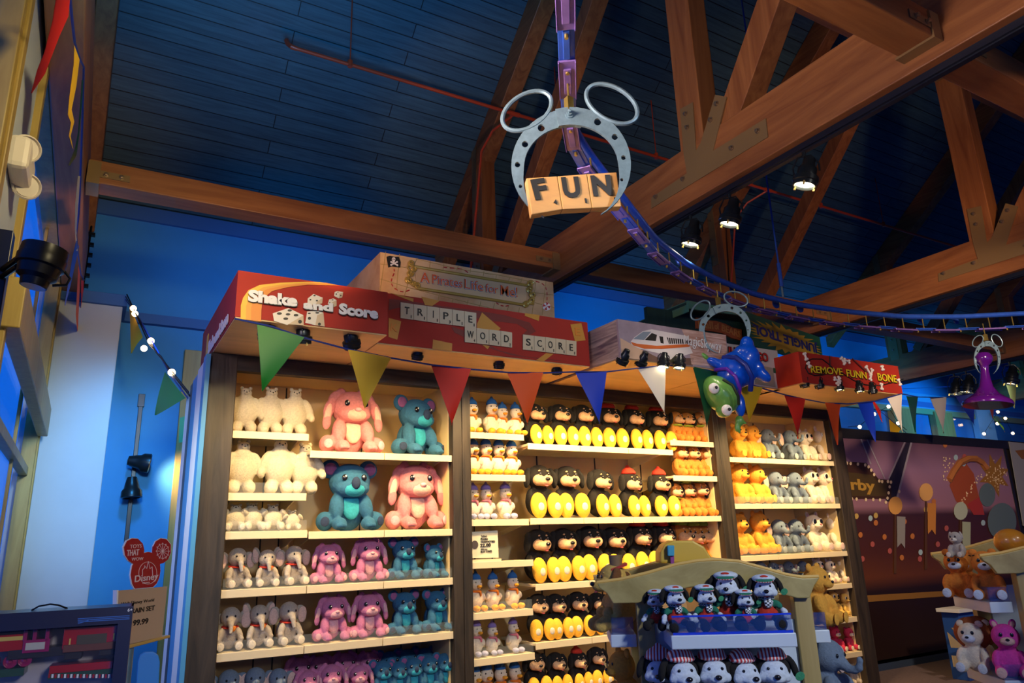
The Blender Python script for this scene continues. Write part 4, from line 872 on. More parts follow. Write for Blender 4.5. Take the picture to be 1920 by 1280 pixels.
KM = {}
for c in list(COL.objects):
    if c.parent: KM.setdefault(c.parent.name, []).append(c)
USED = set()
def put(key, loc, h, yaw, label, group, tilt=0):
    o = PROTO[key]
    if key in USED: o = copy_tree(o, None, KM)
    USED.add(key); o.location = loc; o.scale = (h, h, h); o.rotation_euler = (R(tilt), 0, R(yaw)); o['label'] = label; o['group'] = group
    return o
ORD = ['leftmost', 'second', 'third', 'fourth', 'fifth', 'sixth', 'seventh', 'eighth', 'ninth', 'tenth']
rnd = random.Random(3)
def row(desc, shelf, z, items, Y=None, grp=None, back=False):
    """items: (key, px, ytop[, yaw]) ; heights come from the photo"""
    n = len(items)
    for k, it in enumerate(items):
        key, px, yt = it[:3]; yaw = it[3] if len(it) > 3 else rnd.uniform(-8, 10)
        y = Y or 5.62
        for _ in range(3):
            h = max(.12, at(px, yt, 1, y).z - z); y = Y or D+.34*h+.02
            if key in ('pup', 'pupbow'): y = Y or D+.37*h
        d = at(px, (yt+ (yt+60))/2, 1, y)
        pos = ORD[k] if n > 1 else 'only'
        if n > 1 and k == n-1: pos = 'rightmost'
        elif k > 0: pos += ' from left'
        put(key, (d.x, y, z+.003), h, yaw, '%s, %s %s' % (desc, pos, shelf), grp or (desc.split(',')[0]+'s '+shelf))
# left unit
row('white polar bear plush', 'on the top left shelf', 2.475, [('white', 460, 725), ('white', 508, 726), ('white', 553, 728)])
row('white polar bear plush', 'on the second left shelf', 2.035, [('white', 455, 824), ('white', 525, 821), ('white', 572, 830)])
row('small white slumped bear plush', 'on the third left shelf', 1.765, [('whitel', 441, 943), ('whitel', 474, 940), ('whitel', 512, 943), ('whitel', 548, 955)])
row('big pink long-eared rabbit plush', 'sitting on the high shelf', 2.348, [('bigpink', 658, 724, 2)])
row('big dark blue koala plush', 'sitting on the high shelf', 2.348, [('bigblue', 778, 739, 14)])
row('big teal-bellied blue koala plush', 'below the big pink rabbit', 1.758, [('bigblue', 655, 858, 0)])
row('big pink rabbit plush', 'below the dark blue koala', 1.758, [('bigpink', 776, 860, 3)])
row('grey elephant plush with red scarf', 'in the upper elephant row', 1.383, [('eleg', 444, 1018), ('eleg2', 500, 1022), ('eleg', 550, 1014, 12)])
row('mauve rabbit plush', 'in the upper rabbit pair', 1.383, [('pink', 614, 1014), ('pink', 690, 1003)])
row('blue koala plush', 'in the upper koala pair', 1.383, [('blue', 756, 1004), ('blue', 812, 1016, 25)])
row('grey elephant plush with red scarf', 'in the lower elephant row', .983, [('eleg', 432, 1128), ('eleg2', 485, 1124), ('eleg', 540, 1118, 10)])
row('mauve rabbit plush', 'in the lower rabbit pair', .983, [('pink', 622, 1110), ('pink', 690, 1105)])
row('blue koala plush', 'in the lower koala pair', .983, [('blue', 757, 1102), ('blue', 816, 1100, 15)])
row('small blue elephant plush with yellow scarf', 'on the lowest left shelf', .563, [('eleh', 428, 1244), ('eleh', 478, 1240), ('eleh', 520, 1243)])
row('small mauve rabbit plush', 'front row of the lowest shelf', .563, [('pink', 575, 1250), ('pink', 620, 1238), ('pink', 672, 1240)], Y=5.62)
row('small mauve rabbit plush', 'back row of the lowest shelf', .563, [('pink', 560, 1224), ('pink', 598, 1222), ('pink', 645, 1216), ('pink', 690, 1215)], Y=5.88)
row('small blue koala plush', 'front row of the lowest shelf', .563, [('blue', 716, 1232), ('blue', 746, 1234), ('blue', 774, 1226), ('blue', 803, 1222), ('blue', 832, 1218, 10)], Y=5.62)
row('small blue koala plush', 'back row of the lowest shelf', .563, [('blue', 730, 1214), ('blue', 762, 1210), ('blue', 795, 1208)], Y=5.88)
# middle unit, duck column
row('white duckling plush with blue knit hat', 'on the top duck shelf', 2.553, [('duck', 885, 744), ('duck', 922, 743), ('duck', 942, 753), ('duck', 966, 753)])
row('white duckling plush with blue knit hat', 'on the second duck shelf', 2.198, [('duck', 887, 819), ('duck', 911, 818), ('duck', 935, 820), ('duck', 959, 822)])
row('white duckling plush with lilac knit hat', 'below the blue hats', 1.828, [('daisy', 887, 904), ('daisy', 911, 903), ('daisy', 947, 901)])
row('white duckling plush with blue knit hat', 'below the price card', 1.103, [('duck', 892, 1070), ('duck', 924, 1070), ('duck', 961, 1068)])
row('white duckling plush with lilac knit hat', 'below the lower blue hats', .763, [('daisy', 893, 1158), ('daisy', 923, 1162), ('daisy', 962, 1155)])
row('white duckling plush with blue knit hat', 'on the lowest duck shelf', .383, [('duck', 890, 1240), ('duck', 912, 1236), ('duck', 938, 1236), ('duck', 965, 1234)])
# middle unit, puppies
row('black-and-tan puppy plush', 'on the top puppy shelf', 2.475, [('pup', 1002, 752), ('pup', 1049, 753), ('pup', 1092, 754), ('pupbow', 1141, 757), ('pupbow', 1186, 760), ('pupbow', 1231, 763)], grp='puppies on the top shelf')
row('black-and-tan puppy plush', 'on the second puppy shelf', 1.833, [('pup', 1011, 866), ('pup', 1063, 868), ('pup', 1123, 874), ('pupbow', 1180, 880), ('pupbow', 1237, 882)], grp='puppies on the second shelf')
row('black-and-tan puppy plush', 'on the third puppy shelf', 1.293, [('pup', 1008, 986), ('pup', 1056, 984), ('pup', 1105, 980), ('pup', 1150, 982), ('pupbow', 1196, 976), ('pupbow', 1240, 976)], grp='puppies on the third shelf')
row('black-and-tan puppy plush', 'on the fourth puppy shelf', .833, [('pup', 1009, 1108), ('pup', 1042, 1108), ('pup', 1083, 1104), ('pup', 1120, 1106)], grp='puppies on the fourth shelf')
row('small black-and-tan puppy plush', 'on the lowest puppy shelf', .403, [('pup', 1002, 1216), ('pup', 1042, 1218), ('pupbow', 1082, 1216), ('pup', 1118, 1208)], grp='puppies on the lowest shelf')
# hounds
row('brown hound plush with lime scarf', 'on the top hound shelf', 2.578, [('houndp', 1268, 768), ('houndp', 1289, 770), ('houndp', 1314, 769)])
row('brown hound plush with green hat', 'on the second hound shelf', 2.228, [('hound', 1276, 831), ('hound', 1299, 832), ('hound', 1325, 834)])
row('brown hound plush', 'on the third hound shelf', 1.833, [('houndp', 1266, 902), ('hound', 1288, 900), ('hound', 1313, 898), ('houndp', 1338, 908)])
row('brown hound plush with green hat', 'on the fourth hound shelf', 1.293, [('hound', 1276, 974), ('hound', 1299, 976), ('hound', 1320, 976), ('hound', 1340, 978)], Y=5.75)
# right unit
row('golden honey bear plush', 'on the top shelf of the right unit', 2.433, [('bear', 1384, 790), ('bear', 1410, 793)])
row('slate elephant plush', 'on the top shelf of the right unit', 2.433, [('eles', 1437, 798), ('eles', 1479, 800)])
row('cream kitten plush', 'on the top shelf of the right unit', 2.433, [('kitten', 1508, 803), ('kitten', 1538, 799)])
row('golden honey bear plush', 'on the second shelf of the right unit', 1.953, [('bear', 1384, 863), ('bear', 1416, 866)])
row('slate elephant plush', 'on the second shelf of the right unit', 1.953, [('eles', 1452, 877), ('eles', 1488, 878)])
row('cream kitten plush', 'on the second shelf of the right unit', 1.953, [('kitten', 1517, 874), ('kitten', 1545, 876)])
row('golden honey bear plush', 'on the third shelf of the right unit', 1.433, [('bear', 1383, 955), ('bear', 1421, 953)])
row('slate elephant plush', 'on the third shelf of the right unit', 1.433, [('eles', 1458, 966), ('eles', 1490, 966)])
row('cream kitten plush', 'on the third shelf of the right unit', 1.433, [('kitten', 1524, 958), ('kitten', 1563, 960)])
row('small slate elephant plush', 'on the fourth shelf of the right unit', 1.093, [('eles', 1425, 1046), ('eleh', 1450, 1048), ('eles', 1478, 1046), ('eleh', 1505, 1046)])
row('small cream kitten plush', 'on the fourth shelf of the right unit', 1.093, [('kitten', 1533, 1044), ('kitten', 1556, 1046), ('kitten', 1580, 1040)])
row('straw-yellow dog plush', 'on the fifth shelf of the right unit', .743, [('straw', 1540, 1105), ('straw', 1562, 1103), ('straw', 1584, 1108)])
row('pink cat plush', 'beside the magenta bears', .393, [('pinkcat', 1538, 1172)])
row('magenta bear plush', 'on the sixth shelf of the right unit', .393, [('magbear', 1566, 1170), ('magbear', 1592, 1172)])
row('grey dog plush', 'on the lowest shelf of the right unit', .063, [('straw', 1542, 1246), ('greydog', 1566, 1240), ('greydog', 1598, 1240)])

# ================================================================== MURAL WALL
YM = 6.12
mx0 = X3b+.215
struct('wall_mural', MB().box((mx0, YM, 0), (19, YM+.12, at(1575, 803, 1, YM).z)), plain('mural_wall_dark', (.02, .016, .014)))
struct('baseboard_mural', MB().box((mx0, YM-.03, 0), (19, YM, .12)), plain('base_blue', (.03, .05, .09)))
mur = empty('mural_panel', (10, YM, 1.5), label='night fairground mural with lit marquee sign and golden star', cat='mural')
def mp(x, y, o=.0): return at(x, y, 1, YM-.02)+NY*o
mtop, mbot = at(1600, 822, 1, YM-.02).z, at(1650, 1244, 1, YM-.02).z
mxr = mp(1893, 900).x
murm = bpy.data.materials.new('mural_print'); murm.use_nodes = True; nt = murm.node_tree; n = nt.nodes; bs = n['Principled BSDF']; bs.inputs['Roughness'].default_value = .35
tc = n.new('ShaderNodeTexCoord'); sep = n.new('ShaderNodeSeparateXYZ'); nt.links.new(tc.outputs['Generated'], sep.inputs[0])
cr = n.new('ShaderNodeValToRGB'); nt.links.new(sep.outputs['Z'], cr.inputs[0]); E = cr.color_ramp.elements
E[0].position = 0; E[0].color = (.02, .009, .006, 1); E[1].position = 1; E[1].color = (.16, .075, .10, 1)
for p_, c_ in ((.30, (.02, .008, .006, 1)), (.36, (.13, .035, .008, 1)), (.47, (.08, .02, .008, 1)), (.64, (.06, .02, .018, 1)), (.68, (.36, .17, .20, 1)), (.86, (.34, .18, .26, 1))):
    e = E.new(p_); e.color = c_
nt.links.new(cr.outputs[0], bs.inputs['Base Color'])
MB().box((mx0+.03, YM-.02, mbot), (mxr, YM, mtop)).build('print', murm, mur)
fr = MB().box((mx0+.0, YM-.035, mtop), (19, YM, at(1575, 803, 1, YM).z)).box((mx0, YM-.03, .12), (19, YM, mbot)).box((mx0, YM-.03, mbot), (mx0+.03, YM, mtop)).box((mxr, YM-.03, mbot), (mxr+.06, YM, mtop))
fr.build('frame', plain('frame_black', (.015, .013, .012), .35), mur)
def mpoly(name, pts, m_, k=1):
    mb = MB(); mb.prism([mp(x, y, .001+.0012*k) for x, y in pts], NY*.001); return mb.build(name, m_, mur)
c8 = lambda x, y: (1560+x/4, 780+y/4)
ltm = plain('print_lamp', (.95, .72, .38)); drk = plain('print_umber', (.06, .022, .01)); gldp = plain('print_gold', (.55, .30, .04)); rust = plain('print_rust', (.38, .075, .02))
for a, b, w in (((205, 145), (290, 360), 10), ((250, 150), (395, 470), 8), ((555, 170), (425, 465), 12), ((600, 170), (480, 640), 14)):
    mpoly('light_beam_edge', [c8(a[0]-w/2, a[1]), c8(a[0]+w/2, a[1]), c8(b[0]+w/2, b[1]), c8(b[0]-w/2, b[1])], plain('print_silver', (.42, .36, .36)), 2)
mpoly('tower', [c8(*p) for p in ((255, 150), (545, 170), (420, 470), (395, 470))][:0] or [c8(*p) for p in ((560, 190), (590, 200), (470, 640), (400, 640), (425, 480))], plain('print_dusk', (.035, .025, .04)), 1)
mpoly('marquee', [c8(*p) for p in ((95, 340), (255, 350), (345, 470), (445, 480), (440, 620), (130, 620))], drk, 3)
mpoly('marquee', [c8(*p) for p in ((105, 420), (300, 440), (335, 490), (410, 500), (405, 600), (130, 600))], plain('print_olive', (.085, .05, .012)), 4)
tx = MB(); P0, P1 = mp(*c8(140, 548), .008), mp(*c8(322, 562), .008); put_text(tx, 'rby', P0, P1, (mp(*c8(140, 470))-mp(*c8(140, 548))).length, NY, .03); tx.build('lettering', gldp, mur)
for k, (x, yt, yb) in enumerate(((470, 660, 1180), (700, 560, 1150), (960, 700, 1100))):
    mpoly('printed_post', [c8(x-6, yt), c8(x+6, yt), c8(x+10, yb), c8(x-10, yb)], plain('print_post', (.10, .04, .015)), 6)
    mpoly('printed_lantern', disc(*c8(x, yt+10), 13, 17, 16), plain('print_lantern_%d' % k, ((.75, .36, .08), (.80, .42, .12), (.50, .55, .38))[k]), 8)
    mpoly('printed_banner', [c8(x+12, yt+90), c8(x+75, yt+95), c8(x+72, yt+330), c8(x+44, yt+290), c8(x+14, yt+325)], plain('print_banner_%d' % k, ((.30, .28, .24), (.62, .24, .04), (.42, .46, .28))[k]), 7)
mpoly('printed_balloon', disc(*c8(1270, 790), 27, 35, 24), plain('print_slate', (.12, .17, .17)), 7); mpoly('printed_balloon', disc(*c8(1160, 590), 15, 22, 24), plain('print_slate', (0, 0, 0)), 7)
mpoly('printed_ground', [c8(225, 1345), c8(840, 1310), c8(840, 1350), c8(230, 1395)], plain('print_floor_glow', (.26, .12, .02)), 5)
for x, y in ((108, 352), (136, 355), (190, 360), (245, 366), (270, 380), (290, 405), (312, 438), (350, 486), (372, 490), (415, 490), (438, 495), (428, 530), (420, 575), (412, 615), (145, 620), (180, 622), (250, 626), (305, 625), (355, 628), (400, 645), (500, 565)):
    mpoly('printed_bulb', disc(*c8(x, y), 2.3, 3.2, 10), ltm, 6)
rg = random.Random(11); cols = [plain('print_bokeh_%s' % n_, c_) for n_, c_ in (('amber', (.55, .18, .04)), ('rose', (.45, .10, .08)), ('ice', (.40, .55, .55)), ('gold', (.6, .4, .1)))]
for x, y, k in ((285, 765, 2), (325, 745, 3), (325, 800, 0), (180, 750, 3), (210, 890, 0), (390, 905, 0), (225, 1070, 1), (660, 1020, 2), (655, 1070, 1), (855, 840, 1), (845, 215, 0), (925, 310, 2), (990, 305, 1), (985, 355, 2), (1130, 800, 2), (540, 790, 0), (760, 640, 0), (700, 700, 3), (480, 700, 1), (600, 900, 0), (430, 1010, 1), (520, 1060, 0), (900, 900, 3), (1010, 880, 0), (790, 960, 1), (730, 820, 0), (300, 960, 1)):
    mpoly('printed_light', disc(*c8(x, y), 4, 5.5, 10), cols[k], 5)
mpoly('tent', [c8(*p) for p in ((880, 520), (920, 380), (1000, 350), (1060, 430), (1130, 740), (1010, 690), (930, 640))], rust, 3)
mpoly('tent', [c8(*p) for p in ((1010, 660), (1110, 600), (1140, 740), (1060, 740))], plain('print_crimson2', (.42, .04, .03)), 4)
ar = MB(); arc = [c8(*p) for p in ((870, 480), (900, 420), (950, 350), (1010, 320), (1070, 320), (1120, 350), (1150, 390))]
ar.tube([mp(*p, .012) for p in arc], .05, 6); ar.build('printed_arch', plain('print_copper', (.42, .15, .04)), mur)
st = []
for i in range(16):
    a = 2*pi*i/16-.3; rr = 125 if i % 2 == 0 else 62; st.append(c8(1215+rr*cos(a)*.95, 445+rr*sin(a)*1.35))
mpoly('printed_star', st, plain('print_star', (.34, .15, .015)), 4)
for i in range(60):
    a = rg.uniform(0, 2*pi); rr = rg.uniform(.1, .8); mpoly('star_light', disc(*c8(1215+110*rr*cos(a), 445+150*rr*sin(a)), 1, 1.3, 6), ltm, 7)
for i in range(24): mpoly('string_light', disc(*c8(830+rg.uniform(0, 80), 300+i*8+rg.uniform(-12, 12)), 1.2, 1.5, 6), ltm, 7)
for i in range(24): mpoly('string_light', disc(*c8(960+i*7+rg.uniform(-15, 15), 640-i*9+rg.uniform(-15, 15)), 1.2, 1.6, 6), ltm, 7)
# notice boards right of the mural
nb = empty('notice_board', (12.6, YM-.03, 2), label='pale grey board right of the mural with small pictures', cat='board')
MB().prism([mp(x, y, .012) for x, y in ((1889, 828), (1925, 832), (1935, 1000), (1916, 985))], NY*.012).build('board', plain('board_grey', (.30, .30, .28)), nb)
MB().prism([mp(x, y, .026) for x, y in ((1900, 845), (1925, 842), (1925, 862), (1912, 860))], NY*.004).build('picture', plain('board_pic', (.25, .10, .02)), nb)

# far windows band over the mural wall
fb = MB()
za, zb_ = at(1700, 765, 1, YB).z, at(1700, 792, 1, YB).z
struct('trim_3', MB().box((12.5, YB-.12, za-.12), (24, YB-.02, za)), mat('far_trim', (.35, .36, .16), .6))
struct('trim_4', MB().box((12.5, YB-.08, za), (24, YB-.02, za+.35)), plain('far_blue', (.10, .36, .62)))
struct('window_3', MB().box((12.5, YB-.03, zb_-.55), (24, YB-.005, za-.12)), glassm)
for k, px in enumerate((1690, 1765, 1842)):
    q = at(px, 780, 1, YB-.1); struct('trim_%d' % (5+k), MB().box((q.x-.35, YB-.16, zb_-.6), (q.x+.35, YB-.02, za+(.35 if k == 2 else -.05))), oliv if k < 2 else plain('far_cap', (.20, .44, .62)))

# ================================================================== BLUE CABINET
cb = at(1757, 1140, 1, 5.3); Yk = 5.1
cab = empty('counter_cabinet', (cb.x+.5, Yk+.3, 0), label='blue counter cabinet with tan panels and pale top below the mural', cat='cabinet')
cabm = plain('cabinet_blue', (.012, .06, .26)); ct = cb.z
cx1 = cb.x+1.3
MB().box((cb.x+.06, Yk, .0), (cx1, Yk+.2, ct-.04)).build('carcass', cabm, cab, bev=.005)
MB().box((cb.x, Yk-.05, ct-.04), (cx1+.05, Yk+.22, ct)).build('worktop', plain('counter_top', (.55, .56, .55)), cab, bev=.004)
c9 = lambda x, y: (1700+x/3.7636, 940+y/3.7647)
for q in ([(310, 890), (470, 895), (470, 1010), (430, 1020)], [(285, 922), (405, 1035), (312, 1030)], [(316, 1085), (440, 1098), (460, 1182), (330, 1165)]):
    m_ = MB(); m_.prism([at(*c9(*p), 1, Yk)+NY*.001 for p in q], NY*.008); m_.build('tan_panel', plain('panel_khaki', (.45, .34, .16)), cab)

# ================================================================== BUNTING
cordb = plain('cord_blue', (.01, .03, .22), .6)
FL = {'green': plain('vinyl_green', (.004, .17, .015), .5), 'yellow': plain('vinyl_yellow', (.85, .50, .005), .6), 'red': plain('vinyl_red', (.80, .022, .004), .6), 'orange': plain('vinyl_orange', (.90, .10, .004), .6),
      'blue': plain('vinyl_blue', (.002, .04, .52), .5), 'white': plain('vinyl_white', (.78, .72, .60), .4), 'dgreen': plain('vinyl_dark_green', (.005, .07, .03), .3)}
def pennant(par, A, B, T, m_, sag=.012):
    """curled thin triangle A,B top corners, T tip"""
    A, B, T = Vector(A), Vector(B), Vector(T); n = (B-A).cross(T-A).normalized(); mb = MB(); vs = []; N = 8
    ph = rnd.uniform(0, 6)
    for i in range(N+1):
        t = i/N; l = A.lerp(T, t); r_ = B.lerp(T, t)
        for j in range(5): s_ = j/4; vs.append(l.lerp(r_, s_)+n*(sag*sin(ph+t*3+s_*2.2)*(1-.3*t)))
    vs2 = [v+n*.0008 for v in vs]; k = len(vs); fs = []
    for i in range(N):
        for j in range(4):
            a = i*5+j; fs.append((a, a+1, a+6, a+5)); fs.append((k+a, k+a+5, k+a+6, k+a+1))
    mb.add(vs+vs2, fs); return mb.build('pennant', m_, par, smooth=True)
def bunting(label, pts, flags, depth, r=.006):
    """pts: cord pixels; depth(x)->Y"""
    f = lambda x, y: at(x, y, 1, depth(x))
    t = empty('bunting', f(*pts[0]), label=label, cat='bunting')
    MB().tube([f(*p) for p in pts], r, 6).build('cord', cordb, t, smooth=True)
    for c_, a, b, tip in flags: pennant(t, f(*a), f(*b), f(*tip), FL[c_])
    return t
def lin(x0, y0, x1, y1): return lambda x: y0+(y1-y0)*(x-x0)/(x1-x0)
bunting('long bunting of coloured pennants across the shelf fronts', [(440, 597), (510, 612), (570, 633), (650, 654), (733, 671), (810, 684), (882, 692), (950, 698), (1017, 699), (1080, 697), (1136, 697), (1197, 690), (1246, 685), (1300, 687), (1340, 697), (1395, 716), (1430, 728), (1472, 740), (1508, 748), (1545, 755), (1590, 757), (1640, 752), (1690, 738)],
  [('green', (482, 607), (570, 633), (491, 735)), ('yellow', (652, 655), (733, 671), (684, 766)), ('red', (810, 684), (882, 692), (847, 797)), ('orange', (952, 698), (1017, 699), (989, 797)), ('blue', (1080, 697), (1136, 697), (1124, 795)),
   ('white', (1197, 690), (1246, 685), (1247, 778)), ('dgreen', (1298, 687), (1352, 701), (1326, 800)), ('yellow', (1388, 714), (1428, 727), (1404, 795)), ('red', (1472, 740), (1508, 748), (1496, 822)), ('orange', (1545, 755), (1577, 757), (1571, 834)), ('blue', (1609, 756), (1638, 752), (1641, 828)), ('white', (1663, 747), (1690, 739), (1693, 810))],
  lambda x: 4.46 if x > 700 else 4.50)
bunting('far bunting right of the red bone sign', [(1690, 738), (1722, 744), (1772, 745), (1823, 738), (1860, 722), (1900, 700), (1930, 680)],
  [('dgreen', (1697, 742), (1722, 744), (1717, 810)), ('white', (1745, 744), (1773, 744), (1769, 812)), ('blue', (1793, 742), (1825, 737), (1826, 797)), ('orange', (1882, 712), (1910, 696), (1902, 765)), ('yellow', (1904, 694), (1928, 680), (1925, 708))], lin(1690, 4.48, 1930, 8.2))
bunting('bunting with yellow and green pennants left of the shelving', [(236, 562), (262, 598), (290, 648), (318, 700), (352, 746)], [('yellow', (240, 572), (268, 632), (247, 662)), ('green', (308, 697), (351, 746), (291, 778))], lin(236, 8.74, 352, 6.3))
bunting('far string of red and yellow pennants above the mural', [(1600, 700), (1650, 770), (1700, 812)], [('red', (1625, 735), (1652, 770), (1655, 792)), ('yellow', (1668, 785), (1690, 803), (1672, 826))], lambda x: 6.18, .004)
bunting('far string of pennants under the purple pawn', [(1830, 722), (1860, 760), (1905, 830)], [('red', (1850, 745), (1862, 765), (1862, 792)), ('yellow', (1862, 780), (1880, 800), (1884, 810)), ('orange', (1835, 728), (1850, 742), (1836, 760))], lambda x: 8.6, .004)
# bunting hanging below the left timber, seen nearly edge on
nb_ = [(131, -10), (134, 25), (140, 80), (150, 112), (157, 125), (155, 220), (152, 300), (148, 400), (143, 440), (147, 480), (152, 515), (158, 525)]
def zz(x, y):    # the run lies under the timber
    return at(x, y, 0, -.27-.0006*(157-x))
tb = empty('bunting', zz(*nb_[0]), label='bunting hanging edge-on under the left wall timber', cat='bunting')
MB().tube([zz(*p) for p in nb_], .006, 6).build('cord', cordb, tb, smooth=True)
def ribbon(pts, m_):
    L = [zz(*p) for p in pts]; h = len(L)//2; A, B = L[:h], L[h:][::-1]
    vs = []
    for a, b in zip(A, B): vs += [a, b]
    k = len(vs); n_ = Vector((1, 0, 0)); fs = []
    for i in range(h-1): fs += [(2*i, 2*i+1, 2*i+3, 2*i+2), (k+2*i, k+2*i+2, k+2*i+3, k+2*i+1)]
    MB().add(vs+[v+n_*.001 for v in vs], fs).build('pennant', m_, tb, smooth=True)
ribbon([(105, -5), (98, 40), (82, 100), (70, 130), (58, 174), (59, 175), (84, 138), (110, 70), (128, 30), (131, -5)], FL['red'])
ribbon([(139, 85), (138, 120), (130, 180), (127, 215), (133, 230), (129, 255), (136, 278), (137, 279), (132, 255), (139, 228), (134, 205), (143, 160), (148, 118), (149, 112)], FL['yellow'])
ribbon([(153, 150), (150, 200), (146, 250), (140, 280), (128, 310), (130, 311), (143, 292), (148, 255), (153, 200), (156, 150)], FL['dgreen'])
ribbon([(146, 330), (141, 380), (140, 430), (143, 470), (145, 470), (143, 430), (147, 380), (150, 330)], FL['white'])
ribbon([(143, 450), (136, 480), (128, 530), (121, 572), (122, 573), (132, 535), (142, 490), (148, 462)], FL['blue'])
ribbon([(147, 498), (144, 550), (142, 590), (145, 625), (146, 626), (147, 590), (149, 550), (150, 515)], FL['orange'])
ribbon([(152, 525), (152, 570), (150, 600), (148, 628), (149, 629), (153, 600), (156, 570), (157, 526)], FL['red'])
_b4 = COL.objects['bunting.004']
MB().tube([at(1830, 722, 1, 8.6), Vector((13.3, 8.6, 4.33))], .004, 5).build('cord', cordb, _b4, smooth=True)
# festoon lights along the yellow and green bunting
fl = empty('festoon_lights', at(236, 562, 1, 8.7), label='string of round glowing bulbs beside the yellow pennant', cat='string lights')
fz = lin(236, 8.7, 352, 6.3); ff = lambda x, y: at(x, y, 1, fz(x))
MB().tube([ff(*p) for p in ((238, 552), (252, 582), (280, 645), (302, 668), (322, 700), (356, 742))], .007, 6).tube([ff(*p) for p in ((236, 556), (262, 600), (292, 660), (318, 690), (354, 735))], .005, 6).build('cable', black, fl, smooth=True)
for x, y in ((250, 578), (253, 588), (283, 639), (270, 653), (322, 698)):
    MB().ell(ff(x, y), (.032, .032, .032), None, 12, 8).build('bulb', bulb_on, fl, smooth=True)
f2 = empty('festoon_lights', at(1700, 780, 1, 8.9), label='far string of small glowing bulbs above the mural', cat='string lights')
MB().tube([at(x, y, 1, 6.2) for x, y in ((1590, 800), (1612, 798), (1638, 776), (1665, 762), (1685, 793), (1700, 806))], .004, 5).build('cable', black, f2)
for x, y in ((1612, 800), (1639, 776), (1666, 762), (1684, 793)): MB().ell(at(x, y, 1, 6.2), (.025,)*3, None, 8, 6).build('bulb', bulb_on, f2, smooth=True)
f3 = empty('festoon_lights', at(1870, 780, 1, 8.9), label='far string of small glowing bulbs below the purple pawn', cat='string lights')
MB().tube([at(x, y, 1, 8.9) for x, y in ((1845, 812), (1871, 772), (1885, 784), (1898, 812), (1920, 815))], .004, 5).build('cable', black, f3)
for x, y in ((1845, 813), (1870, 794), (1871, 772), (1885, 784), (1899, 812)): MB().ell(at(x, y, 1, 8.9), (.035,)*3, None, 8, 6).build('bulb', bulb_on, f3, smooth=True)

# ================================================================== OVERHEAD CONVEYOR
ZC = 3.75
convb = mat('conveyor_blue', (.03, .11, .55), .35, .3, 'noise', 14, .25); convp = mat('conveyor_violet', (.22, .13, .42), .4, .3, 'noise', 14, .25); brass = plain('brass', (.45, .32, .08), .3, metal=.8)
cpx = [(1058, -60), (1060, 0), (1062, 80), (1064, 150), (1067, 220), (1070, 270), (1098, 318), (1160, 395), (1230, 480), (1285, 522), (1340, 550), (1415, 578), (1500, 597), (1600, 610), (1700, 618), (1800, 618), (1925, 612)]
CP = [at(x, y, 2, ZC) for x, y in cpx]
CP = [CP[0]+(CP[0]-CP[1])*2.5] + CP + [CP[-1]+(CP[-1]-CP[-2])*.6]
def resample(P, step):
    out = [P[0].copy()]; acc = 0
    for a, b in zip(P, P[1:]):
        L = (b-a).length; pos = step-acc
        while pos <= L: out.append(a.lerp(b, pos/L)); pos += step
        acc = (acc+L) % step
    return out
conv = empty('overhead_conveyor', CP[4], label='blue and violet overhead conveyor chain winding below the trusses', cat='conveyor')
CS = resample(CP, .05)
for _ in range(6): CS = [CS[0]]+[(a+b*2+c)/4 for a, b, c in zip(CS, CS[1:], CS[2:])]+[CS[-1]]
MB().tube([p+Vector((0, 0, .15)) for p in CS[::2]], .028, 10).build('guide_tube', convb, conv, smooth=True)
SG = CS[::5]
for k, (a, b) in enumerate(zip(SG, SG[1:])):
    t = (b-a); L = t.length; t.normalize(); s_ = Vector((-t.y, t.x, 0)); w = .042
    M_ = Matrix((s_, t, Vector((0, 0, 1)))).transposed().to_4x4(); M_.translation = a
    if k % 2 == 0: lk = MB().box((-w, -.02, -.012), (w, L+.02, -.002), M_).box((-w, -.02, -.022), (-w+.006, L+.02, -.002), M_).box((w-.006, -.02, -.022), (w, L+.02, -.002), M_).box((-.018, .03, -.022), (.018, L-.03, -.011), M_)
    else: lk = MB().box((-w*.9, .01, .0), (w*.9, L-.01, .01), M_).box((-.016, .03, -.010), (.016, L-.03, .001), M_)
    lo = lk.build('chain_link', convp if k % 2 == 0 else convb, conv, bev=.003)
    MB().lathe([(0, -.03), (.009, -.03), (.009, -.01)], Matrix.Translation(a+t*.05)@Matrix(), 8).tube([a+t*L*.5, a+t*L*.5+Vector((0, 0, .13))], .006, 6).build('hanger_pin', brass, lo)
hk = []
for x, y in ((1228, 455), (1275, 488), (1375, 541), (1455, 569), (1500, 577), (1725, 598), (1792, 600)):
    p = at(x, y, 2, ZC+.17); M_ = Matrix.Rotation(R(90), 4, 'X'); M_.translation = p
    MB().lathe([(0, -.006), (.05, -.006), (.05, .006), (0, .006)], M_, 16).build('pulley_wheel', convb, conv, smooth=True)
for x, y, yt, lb in ((1468, 555, 90, 'blue suspension rod hanging from the roof to the conveyor by the green toy'),):
    p = at(x, y, 2, ZC+.18); zt = RZ(p.y)-.0 if lb.startswith('blue susp') else (4.4 if False else RZ(p.y))
    ro = empty('suspension_rod', p, label=lb, cat='rod')
    MB().tube([p+Vector((0, 0, .10)), p+Vector((0, 0, .35))], .02, 8).tube([p+Vector((0, 0, .35)), Vector((p.x, p.y, zt))], .009, 8).build('rod', convb, ro, smooth=True)
    MB().tube([p-Vector((0, 0, .01)), p+Vector((0, 0, .10))], .010, 8).build('threaded_end', steel, ro, smooth=True)

